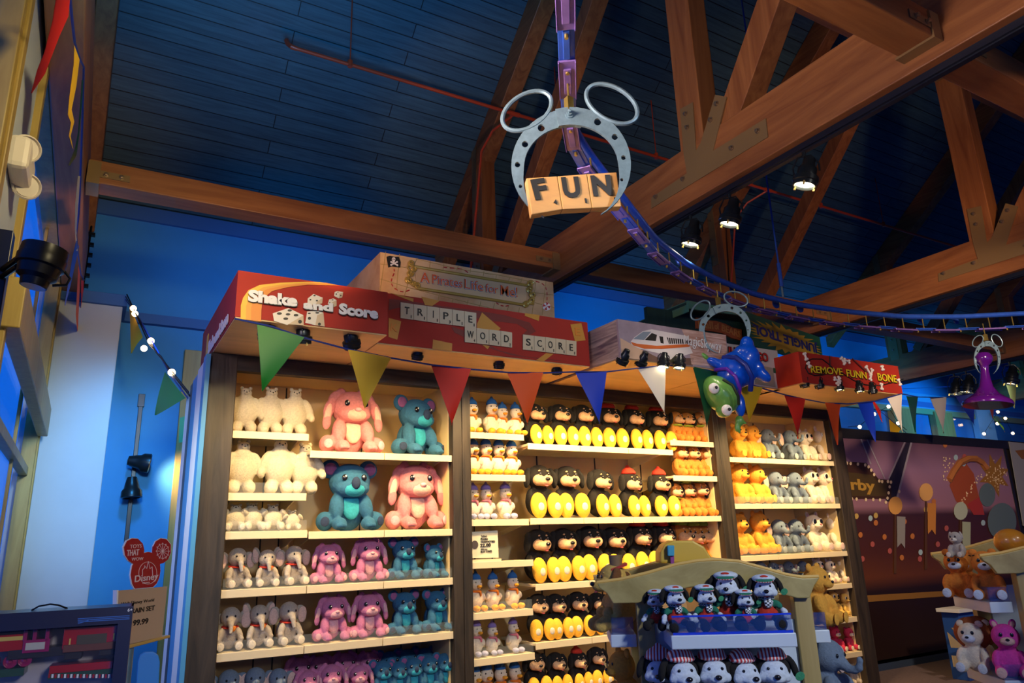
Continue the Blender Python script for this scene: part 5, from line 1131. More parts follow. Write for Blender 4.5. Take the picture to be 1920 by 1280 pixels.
# ------------------------------------------------------------------ steel horseshoe hangers
def horseshoe(label, cx, cy, s, sx, rotd, P0, yaw, th=.012):
    """traced ring with two loops; (cx,cy) ring centre in the photo, s size, sx squeeze, rotd turn"""
    ca, sa = cos(R(rotd)), sin(R(rotd))
    def T(x, y):          # local drawing units -> plane
        x, y = (x-508)/2.977*s, (y-930)/2.977*s
        x, y = x*ca-y*sa, x*sa+y*ca
        return onp(cx+x*sx, cy+y, P0, yaw)
    n = Vector((-sin(yaw), -cos(yaw), 0))
    t = empty('horseshoe_hanger', T(500, 650), label=label, cat='hanger', group='steel horseshoe hangers')
    out, inn, N = [], [], 44
    for i in range(N+1):
        a = R(243-303*i/N); e = min(i, N-i)/N; k = min(1, e/.22); k = k*k*(3-2*k)
        ro = (333, 320); ri = (262*k+(330)*(1-k), 228*k+(317)*(1-k)); dc = 5*k
        out.append((508+ro[0]*cos(a), 930-ro[1]*sin(a))); inn.append((508+ri[0]*cos(a), 930+dc-ri[1]*sin(a)))
    holes = [(342,717,20),(252,808,18),(210,922,15),(226,1043,10),(656,692,20),(751,776,17),(799,891,13),(790,1014,9)]
    half = N//2
    for sgn in (0, 1):
        if sgn == 0: o_ = out[:half+3]; i_ = inn[:half+3]; off = 0
        else: o_ = out[half-2:]; i_ = inn[half-2:]; off = th*1.1
        loop = o_+i_[::-1]
        cu = bpy.data.curves.new('plate', 'CURVE'); cu.dimensions = '2D'; cu.fill_mode = 'BOTH'; cu.extrude = th/2
        U = Vector((cos(yaw), -sin(yaw), 0)); O = T(508, 930)
        def spl(pts):
            sp_ = cu.splines.new('POLY'); sp_.points.add(len(pts)-1); sp_.use_cyclic_u = True
            for q, (x, y) in zip(sp_.points, pts): d = T(x, y)-O; q.co = (d.dot(U), d.z, 0, 1)
        spl(loop)
        for x, y, r_ in holes:
            if (x < 508) == (sgn == 0): spl(disc(x, y, r_, r_, 14))
        ob = bpy.data.objects.new('plate', cu); COL.objects.link(ob); dg = bpy.context.evaluated_depsgraph_get(); me = bpy.data.meshes.new_from_object(ob.evaluated_get(dg)); bpy.data.objects.remove(ob)
        M_ = Matrix((U, Vector((0, 0, 1)), n)).transposed().to_4x4(); M_.translation = O+n*off
        MB().add([M_ @ v.co for v in me.vertices], [tuple(p.vertices) for p in me.polygons]).build('curved_plate', steel, t)
    for (ex, ey, ra, rb, an, kk) in ((262, 619, 163, 103, -32, 0), (735, 589, 168, 103, 30, th*1.1)):
        ps = disc(ex, ey, ra-12, rb-12, 36, R(an)); L = [T(*p)+n*kk for p in ps]; rad = 12/2.977*s*(T(0, 0)-T(1, 0)).length*2.977/s
        MB().tube(L, max(.006, rad), 8, True).build('ear_loop', steel, t, smooth=True)
    p = T(500, 650); q = n.to_track_quat('Z', 'Y').to_matrix().to_4x4(); q.translation = p+n*th*1.6; sc = s
    MB().lathe([(0, 0), (.022*sc, 0), (.022*sc, .006), (.014*sc, .006), (.014*sc, .018), (.008*sc, .018), (.008*sc, .034), (0, .036)], q, 10).build('bolt', bolt_m if False else steel, t)
    c_ = p+Vector((0, 0, .03)); MB().box((-.016, -.016, 0), (.016, .016, .07), Matrix.Translation(c_)).tube([c_+Vector((0, 0, .07)), Vector((c_.x, c_.y, ZC))], .005, 6).build('hook', brass, t)
    return t, T, n
hp = at(1060, 150, 2, ZC)
k_ = EYE + ray(1068, 216)*((hp-EYE).dot(Vector((sin(YAW), cos(YAW), 0)))/ray(1068, 216).dot(Vector((sin(YAW), cos(YAW), 0))))
YF = YAW+R(4)
h1, T1, n1 = horseshoe('large steel horseshoe hanger holding the FUN letter blocks', 900+508/2.977, 930/2.977, 1.0, 1.0, 0, k_, YF)
fun = empty('letter_block_row', k_-Vector((0, 0, .4)), label='three wooden letter blocks spelling FUN held in the steel horseshoe', cat='letter blocks')
fy = YF-R(13); fP = onp(1078, 362, k_, YF)
woodl = mat('block_pine', (.66, .36, .10), .45, 0, 'wood', 7, .4, .05, axis=0, col2=(.50, .26, .08)); ft = lambda x, y: onp(900+x/2.9775, y/2.9767, fP, fy)
fn = Vector((-sin(fy), -cos(fy), 0))
for q, ch, lx, num, nx in (([(258, 993), (432, 982), (461, 1168), (288, 1197)], 'F', (308, 1112, 385, 1100), '4', (412, 1142, 432, 1140)),
                   ([(433, 982), (597, 970), (626, 1160), (461, 1168)], 'U', (468, 1100, 565, 1095), '1', (588, 1134, 598, 1133)),
                   ([(598, 970), (764, 960), (790, 1152), (626, 1160)], 'N', (632, 1090, 742, 1085), '1', (752, 1130, 762, 1129))):
    bo = MB().prism([ft(*p) for p in q], -fn*.05).build('letter_block', woodl, fun, bev=.004)
    tx = MB(); h = (ft(lx[0], lx[1]-104)-ft(lx[0], lx[1])).length
    put_text(tx, ch, ft(lx[0], lx[1])+fn*.002, ft(lx[2], lx[3])+fn*.002, h, fn, .045, .003, 0); put_text(tx, num, ft(nx[0], nx[1])+fn*.002, ft(nx[2], nx[3])+fn*.002, h*.24, fn, .02, .003, 0)
    tx.build('lettering', inkm, bo)
# second: green toy in blue suit upside down
h2p = at(1346, 560, 2, ZC-.08); h2, T2, n2 = horseshoe('steel horseshoe hanger holding the green frog toy', 1358.5, 617, .431, 1.0, -13.5, h2p, YAW)
toy = empty('frog_toy', onp(1390, 700, h2p, YAW), label='glossy green frog toy in a blue suit hanging upside down', cat='toy')
gr = plain('toy_green', (.16, .42, .08), .3, coat=.4); bl = plain('toy_blue', (.004, .10, .75), .25, coat=.5); bld = plain('toy_navy', (.01, .03, .28), .35); vio = plain('toy_violet', (.13, .02, .45), .3)
F2 = lambda x, y, o=0: onp(1090+x/4.2659, 540+y/4.2667, h2p, YAW)+n2*o
sc2 = (F2(100, 0)-F2(0, 0)).length/100
def tell(mb, x, y, rx, ry, rz, ang, o=.0):
    """ellipsoid drawn on the plane: rx along ang, rz across, ry deep"""
    q = Matrix((Vector((cos(YAW), -sin(YAW), 0)), n2, Vector((0, 0, 1)))).transposed() @ Matrix.Rotation(R(-ang), 3, 'Y').transposed()
    c = F2(x, y, o); vs = MB().ell((0, 0, 0), (rx*sc2, ry*sc2, rz*sc2), None, 20, 14)
    mb.add([c+q @ v for v in vs.v], vs.f)
m_ = MB(); tell(m_, 1250, 650, 150, 110, 140, 45); tell(m_, 1310, 560, 110, 95, 120, 45); tell(m_, 1210, 700, 120, 100, 120, 45); tell(m_, 1325, 455, 55, 50, 75, 0); tell(m_, 1440, 690, 85, 50, 48, 40); tell(m_, 1400, 640, 60, 60, 60, 30); tell(m_, 1265, 930, 45, 42, 100, 0); tell(m_, 1080, 600, 85, 40, 38, 28)
o = m_.build('suit', bl, toy, smooth=True); fuse(o, .012)
m_ = MB(); m_.tube([F2(*p, o_) for p, o_ in (((1130, 560), .02), ((1200, 580), .125), ((1270, 650), .16), ((1320, 740), .15), ((1335, 830), .06))], .022, 10); m_.build('belt', bld, toy, smooth=True)
m_ = MB(); m_.tube([F2(*p, o_) for p, o_ in (((1070, 655), .0), ((1130, 670), .12), ((1190, 740), .16), ((1230, 830), .14), ((1245, 930), .0))], .016, 10); m_.build('collar', vio, toy, smooth=True)
m_ = MB(); tell(m_, 1110, 850, 165, 140, 120, 52); tell(m_, 1040, 800, 60, 60, 55, 0, .03); tell(m_, 1130, 990, 60, 60, 50, 0, .03)
tell(m_, 965, 540, 60, 30, 26, 30); tell(m_, 920, 505, 35, 22, 16, 10); tell(m_, 935, 535, 35, 20, 14, 40); tell(m_, 1265, 1060, 42, 28, 34, 90); tell(m_, 1240, 1110, 40, 16, 14, 100); tell(m_, 1262, 1125, 42, 16, 14, 90); tell(m_, 1295, 1070, 34, 16, 14, 35)
o = m_.build('body', gr, toy, smooth=True); fuse(o, .010)
for x, y in ((1025, 830), (1125, 1000)):
    m_ = MB(); tell(m_, x, y, 40, 22, 42, 0, .15); m_.build('eye', whitem, toy, smooth=True)
    m_ = MB(); tell(m_, x+6, y+2, 12, 8, 13, 0, .20); m_.build('pupil', eyeb, toy, smooth=True)
m_ = MB(); m_.tube([F2(*p, o_) for p, o_ in (((1085, 770), .19), ((1150, 820), .225), ((1200, 900), .20), ((1215, 960), .16))], .012, 8); m_.build('mouth', plain('toy_mouth', (.01, .03, .01)), toy, smooth=True)
# third: purple pawn
h3p = at(1845, 620, 2, ZC-.08); h3, T3, n3 = horseshoe('steel horseshoe hanger holding the purple pawn', 1850, 672, .30, .72, 3, h3p, YAW)
F3 = lambda x, y: onp(x, y, h3p-n3*.0, YAW); pt, pbm = F3(1843, 661), F3(1852, 760); ax = (pt-pbm); Hh = ax.length; q = ax.to_track_quat('Z', 'Y').to_matrix().to_4x4(); q.translation = pbm
pw = empty('pawn_piece', pbm, label='glossy purple giant pawn hanging in a steel horseshoe', cat='game piece')
R_ = Hh
MB().lathe([(0, 0), (.40*R_, 0), (.41*R_, .03*R_), (.39*R_, .08*R_), (.30*R_, .14*R_), (.20*R_, .22*R_), (.12*R_, .34*R_), (.085*R_, .5*R_), (.07*R_, .66*R_), (.075*R_, .75*R_), (.12*R_, .80*R_), (.15*R_, .86*R_), (.15*R_, .92*R_), (.11*R_, .98*R_), (0, R_)], q, 28).build('pawn', plain('pawn_purple', (.06, .004, .14), .15, coat=.8), pw, smooth=True)

# ================================================================== PLUSH DISPLAY STANDS
kwood = mat('stand_maple', (.48, .38, .14), .4, 0, 'wood', 6, .3, .04, axis=0, col2=(.30, .22, .06)); kwoodt = mat('stand_maple_tall', (.50, .37, .14), .4, 0, 'wood', 6, .3, .04, axis=2, col2=(.34, .24, .07)); kedge = plain('stand_edge', (.72, .45, .12), .4)
kwhite = plain('stand_white', (.62, .70, .78), .4); kacr = mat('blue_edge_acrylic', (.03, .10, .40), .08, alpha=.22); kacre = mat('acrylic_edge', (.02, .06, .75), .2, alpha=.9)
KY = YAW+R(4); KD = 3.25
K0 = deep(1340, 1150, KD); KU = Vector((cos(KY), -sin(KY), 0)); KN = Vector((-sin(KY), -cos(KY), 0)); KB = -KN
def kp(x, y, back=0.0): return onp(x, y, K0+KB*back, KY)
ks = empty('display_stand', (K0.x, K0.y, 0), label='maple plush display stand with arched gable in front of the shelves', cat='display stand')
gable = [(1120, 1094), (1165, 1088), (1215, 1076), (1270, 1060), (1310, 1053), (1345, 1051), (1385, 1054), (1430, 1066), (1475, 1079), (1505, 1084), (1537, 1083), (1527, 1098), (1518, 1121), (1495, 1121), (1440, 1106), (1390, 1098), (1340, 1096), (1290, 1101), (1240, 1118), (1196, 1130), (1150, 1131), (1138, 1112), (1124, 1102)]
GP = [kp(x, y) for x, y in gable]
for bk in (0, .62):
    g = MB().prism([p+KB*bk for p in GP], KB*.03); go = g.build('gable_board', kwood, ks, bev=.004)
    MB().tube([p+KB*(bk+.015)+Vector((0, 0, .004)) for p in GP[:11]], .010, 6).build('edge_trim', kedge, go)
pl_, pr_ = kp(1211, 1150), kp(1512, 1150)
ztop = kp(1340, 1100).z
for pp in (pl_, pr_):
    for bk in (.045, .575):
        c = pp+KB*bk; M_ = Matrix((KU, KB, Vector((0, 0, 1)))).transposed().to_4x4(); M_.translation = Vector((c.x, c.y, 0))
        MB().box((-.038, -.015, 0), (.038, .045, ztop-.02), M_).build('post', kwoodt, ks, bev=.004)
MK = Matrix((KU, KB, Vector((0, 0, 1)))).transposed().to_4x4(); MK.translation = Vector((pl_.x, pl_.y, 0))
WK = (pr_-pl_).length
MB().box((.04, .06, .08), (WK-.04, .09, ztop-.15), MK).box((.04, .55, .08), (WK-.04, .58, ztop-.15), MK).build('backing_panel', kwhite, ks)
MB().box((-.03, .0, 0), (WK+.03, .64, .09), MK).build('plinth', kwoodt, ks, bev=.004)
def tray(u0, u1, v0, v1, z, sides):
    MB().box((u0, v0, z-.055), (u1, v1, z), MK).build('tray', kwhite, ks, bev=.004)
    for a, b, c, d in sides: MB().box((a, b, z), (c, d, z+.075), MK).build('tray_guard', kacr, ks)
def KL(x, y, v):        # local (u) of a pixel on the plane v behind the stand front
    p = MK.inverted() @ onp(x, y, MK @ Vector((0, v, 0)), KY); return p
e0, e1 = KL(1258, 1190, -.22), KL(1493, 1187, -.22); zt = (e0.z+e1.z)/2
TZ = [zt, zt-.38, zt-.76]
for z in TZ:
    tray(e0.x, e1.x, -.22, .06, z, [(e0.x+.01, -.215, e1.x-.01, -.208), (e0.x+.01, -.208, e0.x+.017, .05), (e1.x-.017, -.208, e1.x-.01, .05)])
    MB().box((e0.x+.01, -.216, z+.070), (e1.x-.01, -.207, z+.077), MK).box((e0.x+.01, -.217, z), (e1.x-.01, -.207, z+.010), MK).build('guard_edge', kacre, ks)
s0 = KL(1145, 1190, .12)
for z in (s0.z, s0.z-.38, s0.z-.76):
    tray(s0.x, -.04, .12, .56, z, [(s0.x+.01, .125, -.05, .132), (s0.x+.005, .13, s0.x+.012, .55)])
    tray(WK+.04, WK-s0.x-.03, .12, .56, z, [(WK+.05, .125, WK-s0.x-.04, .132), (WK-s0.x-.047, .13, WK-s0.x-.04, .55)])
def wide(o): o.scale = (o.scale[0]*1.28, o.scale[1]*1.15, o.scale[2]); return o
for n_, (k, px, yt, vv, yw) in enumerate((('kcap', 1236, 1098, -.02, -20), ('kcap', 1270, 1090, -.12, 12), ('kcap', 1328, 1088, -.10, 10), ('kcap', 1372, 1062, -.05, -14), ('kcap', 1402, 1098, -.12, 5), ('kcap', 1444, 1068, -.10, -10))):
    p = MK @ Vector((KL(px, 1190, vv).x, vv, zt+.002)); h = onp(px, yt, p, KY).z-zt
    zz_ = 0.0
    if h > .36: h = .36
    wide(put(k, p, h*.98, -math.degrees(KY)+yw, 'capped black-and-white puppy plush, %s on the upper tray of the stand' % (ORD[n_] + (' from left' if n_ else '')), 'capped puppies on the stand'))
for n_, (k, px, yt, vv, yw) in enumerate((('kbow', 1240, 1214, -.02, -10), ('kbow', 1282, 1216, -.12, 8), ('kbow', 1342, 1212, -.10, 0), ('kbow', 1398, 1218, -.10, 16), ('kbow', 1455, 1212, -.10, -6))):
    p = MK @ Vector((KL(px, 1300, vv).x, vv, TZ[1]+.002)); h = onp(px, yt, p, KY).z-TZ[1]
    wide(put(k, p, h, -math.degrees(KY)+yw, 'puppy plush in striped knit hat, %s on the lower tray of the stand' % (ORD[n_] + (' from left' if n_ else '')), 'knit-hat puppies on the stand'))
for n_, (k, u, v, z, h, yw, lb) in enumerate((('yellowdog', s0.x/2-.05, .26, s0.z, .33, -70, 'straw-yellow dog plush on the left side tray of the stand'), ('yellowdog', s0.x/2+.0, .46, s0.z, .30, -60, 'straw-yellow dog plush at the back of the left side tray'),
      ('bear', s0.x/2-.02, .28, s0.z-.38, .32, -70, 'honey bear plush on the lower left side tray of the stand'), ('bear', WK+.14, .28, s0.z, .30, 50, 'honey bear plush on the right side tray of the stand'), ('eles', WK+.15, .30, s0.z-.38, .36, 40, 'slate elephant plush on the lower right side tray of the stand'))):
    put(k, MK @ Vector((u, v, z+.002)), h, -math.degrees(KY)+yw, lb, 'plush on the stand side trays')
# things standing on the stand top
ty = empty('toy_arch', kp(1288, 1050, .3), label='golden arched toy block on top of the display stand', cat='toy block')
ap = [(1238, 1056), (1238, 1035), (1246, 1020), (1262, 1013), (1300, 1013), (1320, 1024), (1338, 1050), (1334, 1057)]
MB().prism([kp(x, y, .20) for x, y in ap], KB*.22).build('block', plain('toy_gold', (.72, .45, .05), .35), ty, bev=.01)
MB().prism([kp(x, y, .195) for x, y in ((1250, 1022), (1263, 1022), (1263, 1042), (1251, 1042))], -KB*.03).build('window_piece', plain('toy_aqua', (.05, .35, .50)), ty, bev=.004)
MB().prism([kp(x, y, .195) for x, y in ((1256, 1042), (1263, 1042), (1263, 1056), (1257, 1056))], -KB*.02).build('post_piece', plain('toy_plum', (.30, .05, .25)), ty)
tb_ = MB().box((.05, .02, ztop+.0), (WK-.05, .61, ztop+.02), MK).build('top_shelf', kwoodt, ks)
pq = kp(1362, 1051, .1); rp = (kp(1380, 1040, .1)-kp(1362, 1040, .1)).length
pot = empty('toy_pot', pq, label='lilac toy pot with a purple lid on top of the stand', cat='toy')
lil2 = plain('toy_lilac', (.45, .25, .60), .3, coat=.5)
MB().lathe([(0, 0), (rp*.8, .01), (rp*1.0, rp*.7), (rp*.7, rp*1.2), (rp*.3, rp*1.35), (0, rp*1.4)], Matrix.Translation(Vector((pq.x, pq.y, ztop+.02))), 20).build('pot', lil2, pot, smooth=True)
MB().lathe([(0, 0), (rp*.5, 0), (rp*.38, .012), (rp*.45, rp*.5), (0, rp*.5)], Matrix.Translation(Vector((pq.x, pq.y, ztop+.02+rp*1.3))), 16).build('lid', plain('toy_violet', (0, 0, 0)), pot, smooth=True)
for sg in (-1, 1):
    M_ = MK.to_3x3().to_4x4(); M_.translation = Vector((pq.x, pq.y, ztop+.02+rp*.85))+KU*sg*rp*1.05
    MB().tube([M_ @ Vector((rp*.35*cos(2*pi*i/14), 0, rp*.45*sin(2*pi*i/14))) for i in range(14)], rp*.13, 8, True).build('handle', lil2, pot, smooth=True)
cp = kp(1155, 1062, .25); cup = empty('wood_spool', cp, label='brown wooden spool block at the left end of the stand top', cat='toy block')
zc_ = kp(1155, 1062, .25).z; MB().lathe([(0, 0), (.030, 0), (.034, .055), (0, .055)], Matrix.Translation(Vector((cp.x, cp.y, zc_))), 16).build('spool', plain('spool_brown', (.25, .15, .06)), cup, smooth=True)
MB().prism([kp(x, y, .2) for x, y in ((1146, 1066), (1176, 1055), (1176, 1058), (1146, 1069))], KB*.15).prism([kp(x, y, .2) for x, y in ((1146, 1069), (1176, 1058), (1176, 1060), (1146, 1071))], KB*.15).build('striped_base', plain('toy_red', (.5, .03, .02)), cup)

# right display stand: the same stand, further right
def clone_kind(root, dloc, drz, label):
    KM2 = {}
    for c in list(COL.objects):
        if c.parent: KM2.setdefault(c.parent.name, []).append(c)
    o = copy_tree(root, None, KM2); o['label'] = label; return o
ks2 = clone_kind(ks, None, None, 'maple plush display stand at the right edge holding tigers, lions and cats')
tgt = deep(1928, 1130, 3.85); rzk = -R(3)
off = pl_+KB*.045-Vector((K0.x, K0.y, 0)); off.z = 0
Rk = Matrix.Rotation(rzk, 4, 'Z'); ks2.rotation_euler = (0, 0, rzk); ks2.location = Vector((tgt.x, tgt.y, .06))-(Rk @ off); ks2.location.z = 0; ks2.scale = (1, 1, 1.03)
MK2 = Matrix.Translation(ks2.location) @ Rk @ Matrix.Translation(-Vector((K0.x, K0.y, 0))) @ MK
ky2 = -math.degrees(KY)-3; MK2 = MK2 @ Matrix.Scale(1.03, 4, (0, 0, 1))
for k, u, v, z, h, yw, lb in (('tiger', -.10, .22, s0.z, .29, -25, 'orange and white tiger plush at the front of the upper side tray'), ('tiger', -.17, .40, s0.z, .29, -35, 'orange tiger plush behind the front tiger on the side tray'),
      ('tiger', -.08, .52, s0.z, .28, -30, 'orange tiger plush at the far end of the side tray'), ('greydog', -.19, .30, s0.z+.22, .16, -50, 'white dog plush lying on top of the tigers'),
      ('pinkcat', -.08, .19, s0.z-.38, .30, -20, 'bright pink cat plush on the middle side tray'), ('lion', -.18, .36, s0.z-.38, .29, -40, 'lion plush with rust mane on the middle side tray'), ('lion', -.08, .50, s0.z-.38, .28, -40, 'lion plush at the back of the middle side tray'),
      ('blackcat', -.08, .19, s0.z-.76, .31, -20, 'black cat plush with white muzzle on the lowest side tray'), ('lioncub', -.18, .36, s0.z-.76, .29, -45, 'yellow-maned lion plush on the lowest side tray')):
    put(k, MK2 @ Vector((u, v, z+.002)), h, ky2+yw, lb, 'plush on the right stand')
sp2 = MK2 @ Vector((.10, .3, ztop+.02)); snow = empty('toy_globe', sp2, label='amber round toy globe on top of the right display stand', cat='toy')
MB().ell(sp2+Vector((0, 0, .075)), (.085, .085, .075), None, 20, 12).build('globe', plain('toy_amber', (.55, .22, .02), .3, coat=.4), snow, smooth=True)
for k in ('straw',): pass

# ================================================================== LEFT FOREGROUND
BD = 1.55; B0 = deep(120, 1200, BD); BYw = R(4); bN = Vector((-sin(BYw), -cos(BYw), 0)); bU = Vector((cos(BYw), -sin(BYw), 0))
bp_ = lambda x, y, o=0.0: onp(x, y, B0-bN*(-o), BYw)
bxl = bp_(250, 1136); bxr = bp_(0, 1148)
MBX = Matrix((bU, -bN, Vector((0, 0, 1)))).transposed().to_4x4(); MBX.translation = Vector((bxl.x, bxl.y, 0)); ztb = bxl.z
box = empty('toy_train_box', (bxl.x, bxl.y, ztb-.42), label='dark blue window box with a red toy train set', cat='toy box')
navy = plain('carton_navy', (.003, .008, .045), .35, coat=.15)
WB = .40; zb0 = ztb-.40
lw = lambda x, y: MBX.inverted() @ bp_(x, y)
wr = lw(221, 1169); 
fr_ = MB().box((-WB, 0, wr.z), (0, .012, ztb), MBX).box((-WB, 0, zb0), (0, .012, zb0+.05), MBX).box((wr.x, 0, zb0+.05), (0, .012, wr.z), MBX).box((-WB, 0, zb0+.05), (-WB+.04, .012, wr.z), MBX)
fr_.build('window_frame', navy, box)
MB().box((-WB, .012, zb0), (-WB+.004, .13, ztb), MBX).box((-.004, .012, zb0), (0, .13, ztb), MBX).box((-WB, .012, ztb-.004), (0, .13, ztb), MBX).box((-WB, .012, zb0), (0, .13, zb0+.004), MBX).build('carton', navy, box)
MB().box((-WB+.004, .10, zb0+.004), (-.004, .105, ztb-.004), MBX).build('inner_card', plain('inner_card', (.42, .40, .46), .5), box)
MB().box((-WB+.01, .0125, zb0+.04), (wr.x+.01, .0135, wr.z+.01), MBX).build('clear_window', mat('clear_film', (.2, .25, .35), .05, alpha=.04), box)
hd = [bp_(x, y) - bN*.06 for x, y in ((55, 1144), (75, 1139), (90, 1138), (105, 1139), (120, 1142))]
MB().tube([MBX @ Vector((lw(x, y).x, .06, ztb+dz)) for x, y, dz in ((52, 1144, 0), (66, 1139, .008), (88, 1138, .011), (104, 1139, .008), (122, 1142, 0))], .002, 6).build('carry_handle', black, box)
tx = MB(); put_text(tx, '6+', bp_(239, 1146)+bN*.001, bp_(248, 1145.5)+bN*.001, .0065, bN, .02, .0006); tx.build('lettering', whitem, box)
tl_ = MB()
for k in range(4): a, b = bp_(146, 1159+k*3.0), bp_(243 if k < 3 else 166, 1153+k*3.0); tl_.prism([a, b, b-Vector((0, 0, .0016)), a-Vector((0, 0, .0016))], bN*.0005)
tl_.build('small_print', plain('print_sky', (.02, .14, .5)), box)
def tr(x0, y0, x1, y1, v0, v1, name, m_, par, bev=.001):
    a, b = lw(x0, y0), lw(x1, y1); return MB().box((a.x, v0, min(a.z, b.z)), (b.x, v1, max(a.z, b.z)), MBX).build(name, m_, par, bev=bev)
trn = plain('train_red', (.40, .008, .012), .2, coat=.6); trp = plain('train_magenta', (.30, .01, .10), .2, coat=.6); trd = plain('train_black', (.015, .012, .018), .3); tgold = plain('train_gold', (.7, .5, .1), .3)
e_ = box
tr(118, 1180, 220, 1212, .03, .09, 'tender', trn, e_); tr(143, 1193, 198, 1207, .028, .031, 'name_plate', plain('plate_dark', (.05, .035, .02)), e_, 0); tr(116, 1212, 222, 1218, .028, .092, 'tender_base', plain('train_rust', (.12, .02, .01)), e_)
tr(128, 1199, 129.5, 1211, .0275, .031, 'gold_line', tgold, e_, 0); tr(212, 1189, 213.5, 1201, .0275, .031, 'gold_line', tgold, e_, 0)
tr(40, 1203, 88, 1224, .03, .09, 'cab_side', trp, e_); tr(45, 1208, 80, 1219, .028, .031, 'cab_plate', plain('plate_ivory', (.5, .48, .4)), e_, 0)
for x in (42, 60, 84): tr(x, 1176, x+4, 1204, .03, .085, 'cab_pillar', trp, e_)
tr(38, 1172, 110, 1178, .025, .095, 'cab_roof', trn, e_); tr(-40, 1196, 40, 1222, .035, .085, 'boiler', trn, e_); tr(-40, 1200, 40, 1202, .033, .087, 'boiler_band', tgold, e_, 0)
tr(120, 1216, 150, 1238, .035, .085, 'bogie', trd, e_); tr(186, 1212, 216, 1230, .035, .085, 'bogie', trd, e_); tr(10, 1222, 118, 1232, .035, .085, 'underframe', trd, e_)
ME = MBX @ Matrix.Rotation(R(90), 4, 'X')
for x, y in ((14, 1244), (42, 1241), (-20, 1246)):
    q = lw(x, y); M_ = MBX @ Matrix.Translation(Vector((q.x, .045, q.z))) @ Matrix.Rotation(R(90), 4, 'X')
    MB().lathe([(0, 0), (.004, .0), (.004, .006), (.010, .002), (.0125, .002), (.0135, .008), (.0135, -.004), (0, -.004)], M_, 20).build('wheel', trp, box, smooth=True)
tr(88, 1256, 212, 1266, .03, .09, 'carriage', plain('train_green', (.02, .07, .04), .25), e_); tr(90, 1252, 210, 1256, .028, .092, 'carriage_roof', trn, e_); [tr(88+k*6, 1267, 91+k*6, 1274, .028, .031, 'skirt_stripe', whitem if k % 2 else trn, e_, 0) for k in range(21)]
tr(-40, 1262, 40, 1270, .03, .09, 'carriage', plain('train_green', (0, 0, 0)), e_)
dtb = empty('display_table', (bxl.x, bxl.y, 0), label='dark display table carrying the train box at the lower left', cat='table')
MB().box((-WB-.1, -.12, zb0-.03), (.02, .5, zb0), MBX).build('tabletop', dkoakx, dtb)
for u, v in ((-WB-.07, -.09), (-.03, -.09), (-WB-.07, .45), (-.03, .45)): MB().box((u-.025, v-.025, 0), (u+.025, v+.025, zb0-.03), MBX).build('leg', dkoak, dtb)

# sign stand with red topper
SD = 2.1; S0 = deep(270, 1150, SD); SYw = R(-50); sN = Vector((-sin(SYw), -cos(SYw), 0)); sU = Vector((cos(SYw), -sin(SYw), 0))
sp_ = lambda x, y: onp(x, y, S0, SYw)
st_ = empty('sign_stand', (S0.x, S0.y, 0), label='floor sign stand with train set price card and red three-lobed topper', cat='sign stand')
MB().prism([sp_(x, y) for x, y in ((222, 1107), (314, 1099), (304, 1193), (222, 1212))], -sN*.006).build('price_card', plain('card_taupe', (.50, .33, .20), .5), st_)
MB().prism([sp_(x, y) for x, y in ((219, 1106), (222.3, 1106), (221, 1140), (218.5, 1140))], -sN*.012).build('card_edge', whitem, st_)
MB().prism([sp_(x, y)+sN*.006 for x, y in ((222, 1213), (316, 1190), (316, 1195), (222, 1220))], -sN*.03).build('card_ledge', plain('ledge_gold', (.55, .33, .08), .3), st_, bev=.002)
for m_, ws in ((inkm, (('Walt Disney World', 226, 1135, 288, 1127, 6, 0), ('TRAIN SET', 238, 1151, 289, 1143, 9, .02), ('$199.99', 234, 1175, 277, 1168, 10, .03))),):
    tx = MB()
    for s_, x0, y0, x1, y1, h, bd in ws: a = sp_(x0, y0); put_text(tx, s_, a+sN*.001, sp_(x1, y1)+sN*.001, (sp_(x0, y0-h)-a).length, sN, bd, .0008)
    tx.build('lettering', m_, st_)
lob = [(233, 1040), (231, 1025), (237, 1013), (247, 1008), (258, 1009), (267, 1018), (270, 1030), (269, 1036), (278, 1034), (286, 1036), (287, 1024), (292, 1014), (302, 1008), (313, 1010), (321, 1020), (321, 1035), (316, 1048), (307, 1055), (300, 1057), (301, 1070), (299, 1083), (294, 1094), (287, 1101), (252, 1104), (247, 1095), (244, 1078), (247, 1060), (249, 1057), (240, 1051)]
MB().prism([sp_(x, y) for x, y in lob], -sN*.004).build('topper_edge', whitem, st_)
cxl, cyl = 276, 1056
tp = MB().prism([sp_(cxl+(x-cxl)*.975, cyl+(y-cyl)*.98)+sN*.001 for x, y in lob], -sN*.003).build('topper', plain('topper_red', (.38, .008, .012), .35), st_)
tx = MB()
for s_, x0, y0, x1, y1, h, bd in (('TOYS', 242, 1028, 264, 1026, 7, 0), ('THAT', 236, 1042, 259, 1040, 11, .02), ('WOW', 245, 1051, 267, 1050, 6, 0), ('Disney', 251, 1091, 295, 1085, 12, .015), ('PARKS', 266, 1094, 279, 1093, 2.5, .02)):
    a = sp_(x0, y0)+sN*.002; put_text(tx, s_, a, sp_(x1, y1)+sN*.002, (sp_(x0, y0-h)-sp_(x0, y0)).length, sN, bd, .0008)
for i in range(6):
    a = pi*i/6; tx.tube([sp_(304+13*cos(a), 1033+16*sin(a))+sN*.002, sp_(304-13*cos(a), 1033-16*sin(a))+sN*.002], .0008, 4)
    for k in (0, 1): tx.tube([sp_(304+9*cos(a+pi*k)+3*cos(a+pi*k+d_), 1033+11*sin(a+pi*k)+4*sin(a+pi*k+d_))+sN*.002 for d_ in (1.2, 0, -1.2)], .0008, 4)
tx.tube([sp_(276+17*cos(2*pi*i/24), 1074+21*sin(2*pi*i/24))+sN*.002 for i in range(24)], .0008, 4, True)
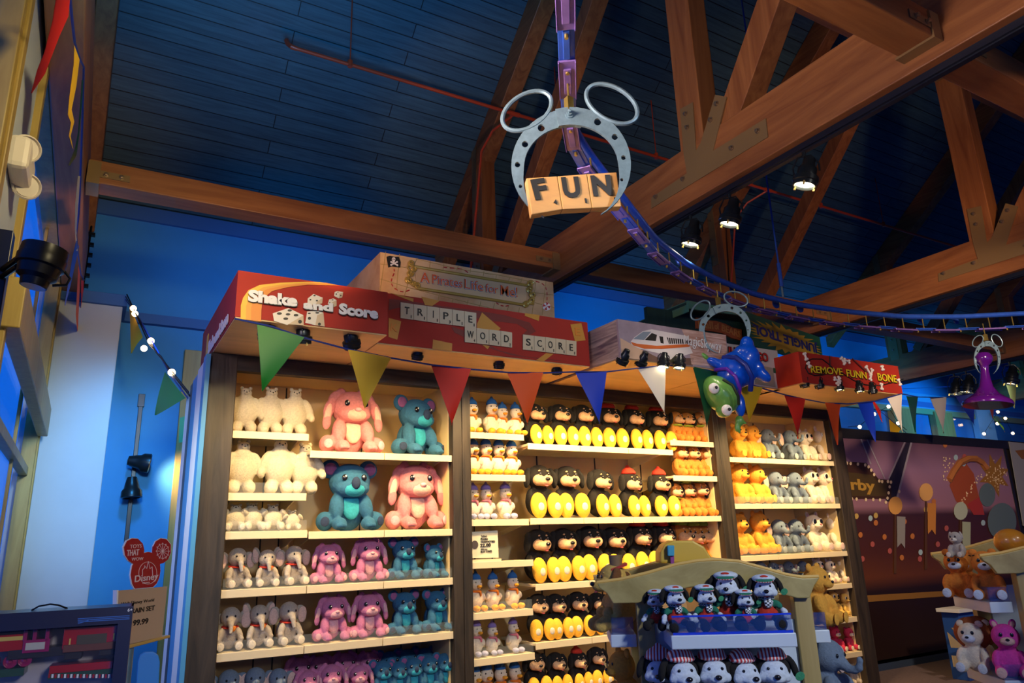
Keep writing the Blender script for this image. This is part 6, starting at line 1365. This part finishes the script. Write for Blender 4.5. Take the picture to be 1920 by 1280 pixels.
tx.tube([sp_(*p)+sN*.002 for p in ((266, 1078), (266, 1068), (270, 1064), (270, 1060), (274, 1066), (277, 1052), (280, 1066), (284, 1062), (285, 1078))], .001, 4)
tx.build('lettering', plain('topper_print', (.75, .55, .52)), st_)
bse = sp_(250, 1215)
MB().tube([bse-sN*.015, Vector((bse.x-sN.x*.015, bse.y-sN.y*.015, .02))], .014, 12).build('pole', steel, st_, smooth=True)
MB().lathe([(0, 0), (.16, 0), (.16, .015), (.03, .025), (0, .025)], Matrix.Translation(Vector((bse.x-sN.x*.015, bse.y-sN.y*.015, 0))), 28).build('foot', steel, st_, smooth=True)
# blue rounded board behind the sign stand
q0 = [at(x, y, 1, 3.6) for x, y in ((258, 1240), (262, 1228), (272, 1222), (288, 1222), (297, 1228), (300, 1240), (296, 1330), (252, 1330))]
cbk = empty('blue_board', q0[0], label='pale blue rounded board behind the sign stand', cat='board')
MB().prism(q0, (0, .02, 0)).build('panel', plain('board_azure', (.04, .26, .62), .4), cbk, bev=.004); bb_ = at(275, 1330, 1, 3.6)
MB().box((bb_.x-.02, 3.6, 0), (bb_.x+.02, 3.62, bb_.z+.01)).box((bb_.x-.12, 3.5, 0), (bb_.x+.12, 3.72, .02)).build('support', plain('board_azure', (0, 0, 0)), cbk)

# wood door panel on the back wall behind the unit, with green notice
a, b = at(347, 655, 1, YB-.04), at(385, 655, 1, YB-.04)
dp = empty('door_panel', (a.x+.4, YB-.03, 0), label='olive wooden panel on the back wall beside the shelving', cat='panel')
MB().box((a.x, YB-.05, .0), (a.x+.95, YB-.004, a.z)).build('wood_panel', oliv, dp, bev=.006)
gn = MB().prism([at(x, y, 1, YB-.055) for x, y in ((337, 783), (347, 780), (345, 828), (335, 830))], (0, .004, 0)).build('green_notice', plain('notice_green', (.03, .45, .22)), dp)
# vertical track with two fixtures on the back wall
a, b = at(265, 738, 1, YB-.06), at(238, 1020, 1, YB-.06); x_ = (a.x+b.x)/2
vt = empty('wall_track', (x_, YB-.04, b.z), label='black vertical lighting track on the blue back wall', cat='lighting track')
MB().box((x_-.022, YB-.05, b.z), (x_+.022, YB, a.z)).box((x_-.035, YB-.055, a.z-.15), (x_+.035, YB, a.z)).build('rail', railm, vt, bev=.004)
for (x, y), (ax_, az_), lit, lb in (((262, 866), (2.2, -.3), True, 'upper black fixture on the vertical wall track, shining right'), ((247, 915), (.1, -1.5), False, 'lower black fixture on the vertical wall track')):
    p = at(x, y, 1, YB-.22); t = empty('wall_spotlight', p, label=lb, cat='spotlight', group='fixtures on the wall track')
    d = Vector((ax_, -.1, az_)).normalized(); q = d.to_track_quat('Z', 'X').to_matrix().to_4x4(); q.translation = p
    MB().lathe([(0, -.13), (.05, -.12), (.07, -.05), (.08, .0), (.105, .03), (.11, .10), (.09, .11), (.085, .07), (0, .06)], q, 18).build('housing', housing, t, smooth=True)
    MB().box((p.x-.02, p.y, p.z-.02), (p.x+.02, YB-.05, p.z+.02)).build('mount', housing, t)
    if lit: lamp('wall_lamp_light', 'SPOT', p+d*.13+Vector((0, -.06, 0)), p+Vector((.75, .22, -.28)), 26, (1, .72, .36), .05, 100, 1)

# left wall: pole fixture, emergency light
pt_, pb_ = at(28, 440, 0, -.40), at(-10, 640, 0, -.40)
ps = empty('side_track', (-.42, pt_.y, pb_.z), label='black lighting pole beside the left window', cat='lighting track')
MB().box((-.46, pt_.y-.05, 2.3), (-.40, pt_.y+.03, pt_.z)).box((-.5, pt_.y-.03, pt_.z-.06), (-.46, pt_.y+.01, pt_.z)).build('pole', railm, ps, bev=.004)
p = at(78, 490, 0, -.27); t = empty('side_spotlight', p, label='large black spotlight on the pole by the left window', cat='spotlight')
M_ = Matrix.Translation(p) @ Matrix.Rotation(R(8), 4, 'Y')
rs = (at(103, 490, 0, -.27)-at(78, 490, 0, -.27)).length; sc_ = .085
MB().lathe([(0, -.115), (.05, -.115), (.055, -.085), (.075, -.07), (.08, -.03), (.092, -.025), (.094, .01), (.09, .02), (.088, .06), (.070, .065), (0, .065)], M_, 24).build('housing', black, t, smooth=True)
MB().tube([p+Vector((.085, 0, -.03)), p+Vector((.11, 0, -.06)), p+Vector((.10, 0, -.09)), p+Vector((.05, 0, -.10))], .006, 6).build('handle', black, t, smooth=True)
MB().tube([p+Vector((-.08, 0, .0)), Vector((-.43, pt_.y-.01, p.z))], .014, 8).tube([p+Vector((-.08, 0, -.035)), Vector((-.43, pt_.y-.01, p.z-.035))], .012, 8).build('bracket', black, t, smooth=True)
MB().lathe([(0, -.118), (.045, -.118), (.045, -.1165), (0, -.1165)], M_, 20).build('lens', plain('lens_grey', (.25, .27, .28), .2), t)
eq = at(20, 300, 0, XL); el = empty('emergency_light', eq, label='white twin-head emergency light on the left wall', cat='emergency light')
ivw = plain('plastic_white', (.66, .60, .54), .4)
y_ = eq.y; MB().box((XL, y_-.16, eq.z-.10), (XL+.09, y_+.18, eq.z+.07)).build('case', ivw, el, bev=.025)
for (dy, dz, dx) in ((-.05, .05, .055), (.10, -.08, .065)):
    c = Vector((XL+dx, y_+dy, eq.z+dz)); q = Vector((.5, -1, -.35)).normalized().to_track_quat('Z', 'X').to_matrix().to_4x4(); q.translation = c
    MB().lathe([(0, -.06), (.04, -.05), (.062, 0), (.068, .02), (.060, .03), (.055, .015), (0, .01)], q, 22).build('lamp_head', ivw, el, smooth=True)
    MB().lathe([(0, .012), (.052, .012), (.052, .02), (0, .026)], q, 22).build('lamp_lens', plain('lens_frost', (.60, .55, .50), .15, coat=.5), el, smooth=True)
    MB().tube([c, Vector((XL+.06, y_+dy*.8, eq.z+dz*.5))], .018, 8).build('lamp_arm', ivw, el)
# hooks under the beam by the left wall
cl = empty('cable_clips', (-.24, 6.3, 4.0), label='row of dark cable clips on a conduit below the beam by the left wall', cat='conduit')
a, b = at(178, 355, 1, 8.9), at(158, 540, 1, 8.9)
MB().tube([Vector((a.x, 9.38, 5.5)), Vector((a.x, 9.38, 4.45))], .012, 6).build('conduit', black, cl)
for k in range(7): MB().box((a.x-.05, 9.36, 4.55+k*.13), (a.x+.05, 9.44, 4.58+k*.13)).build('clip', black, cl)

# remove masters that were never placed
for k, o in PROTO.items():
    if k not in USED:
        st2 = [o]
        while st2:
            q = st2.pop(); st2 += [c for c in COL.objects if c.parent == q]
            bpy.data.objects.remove(q)
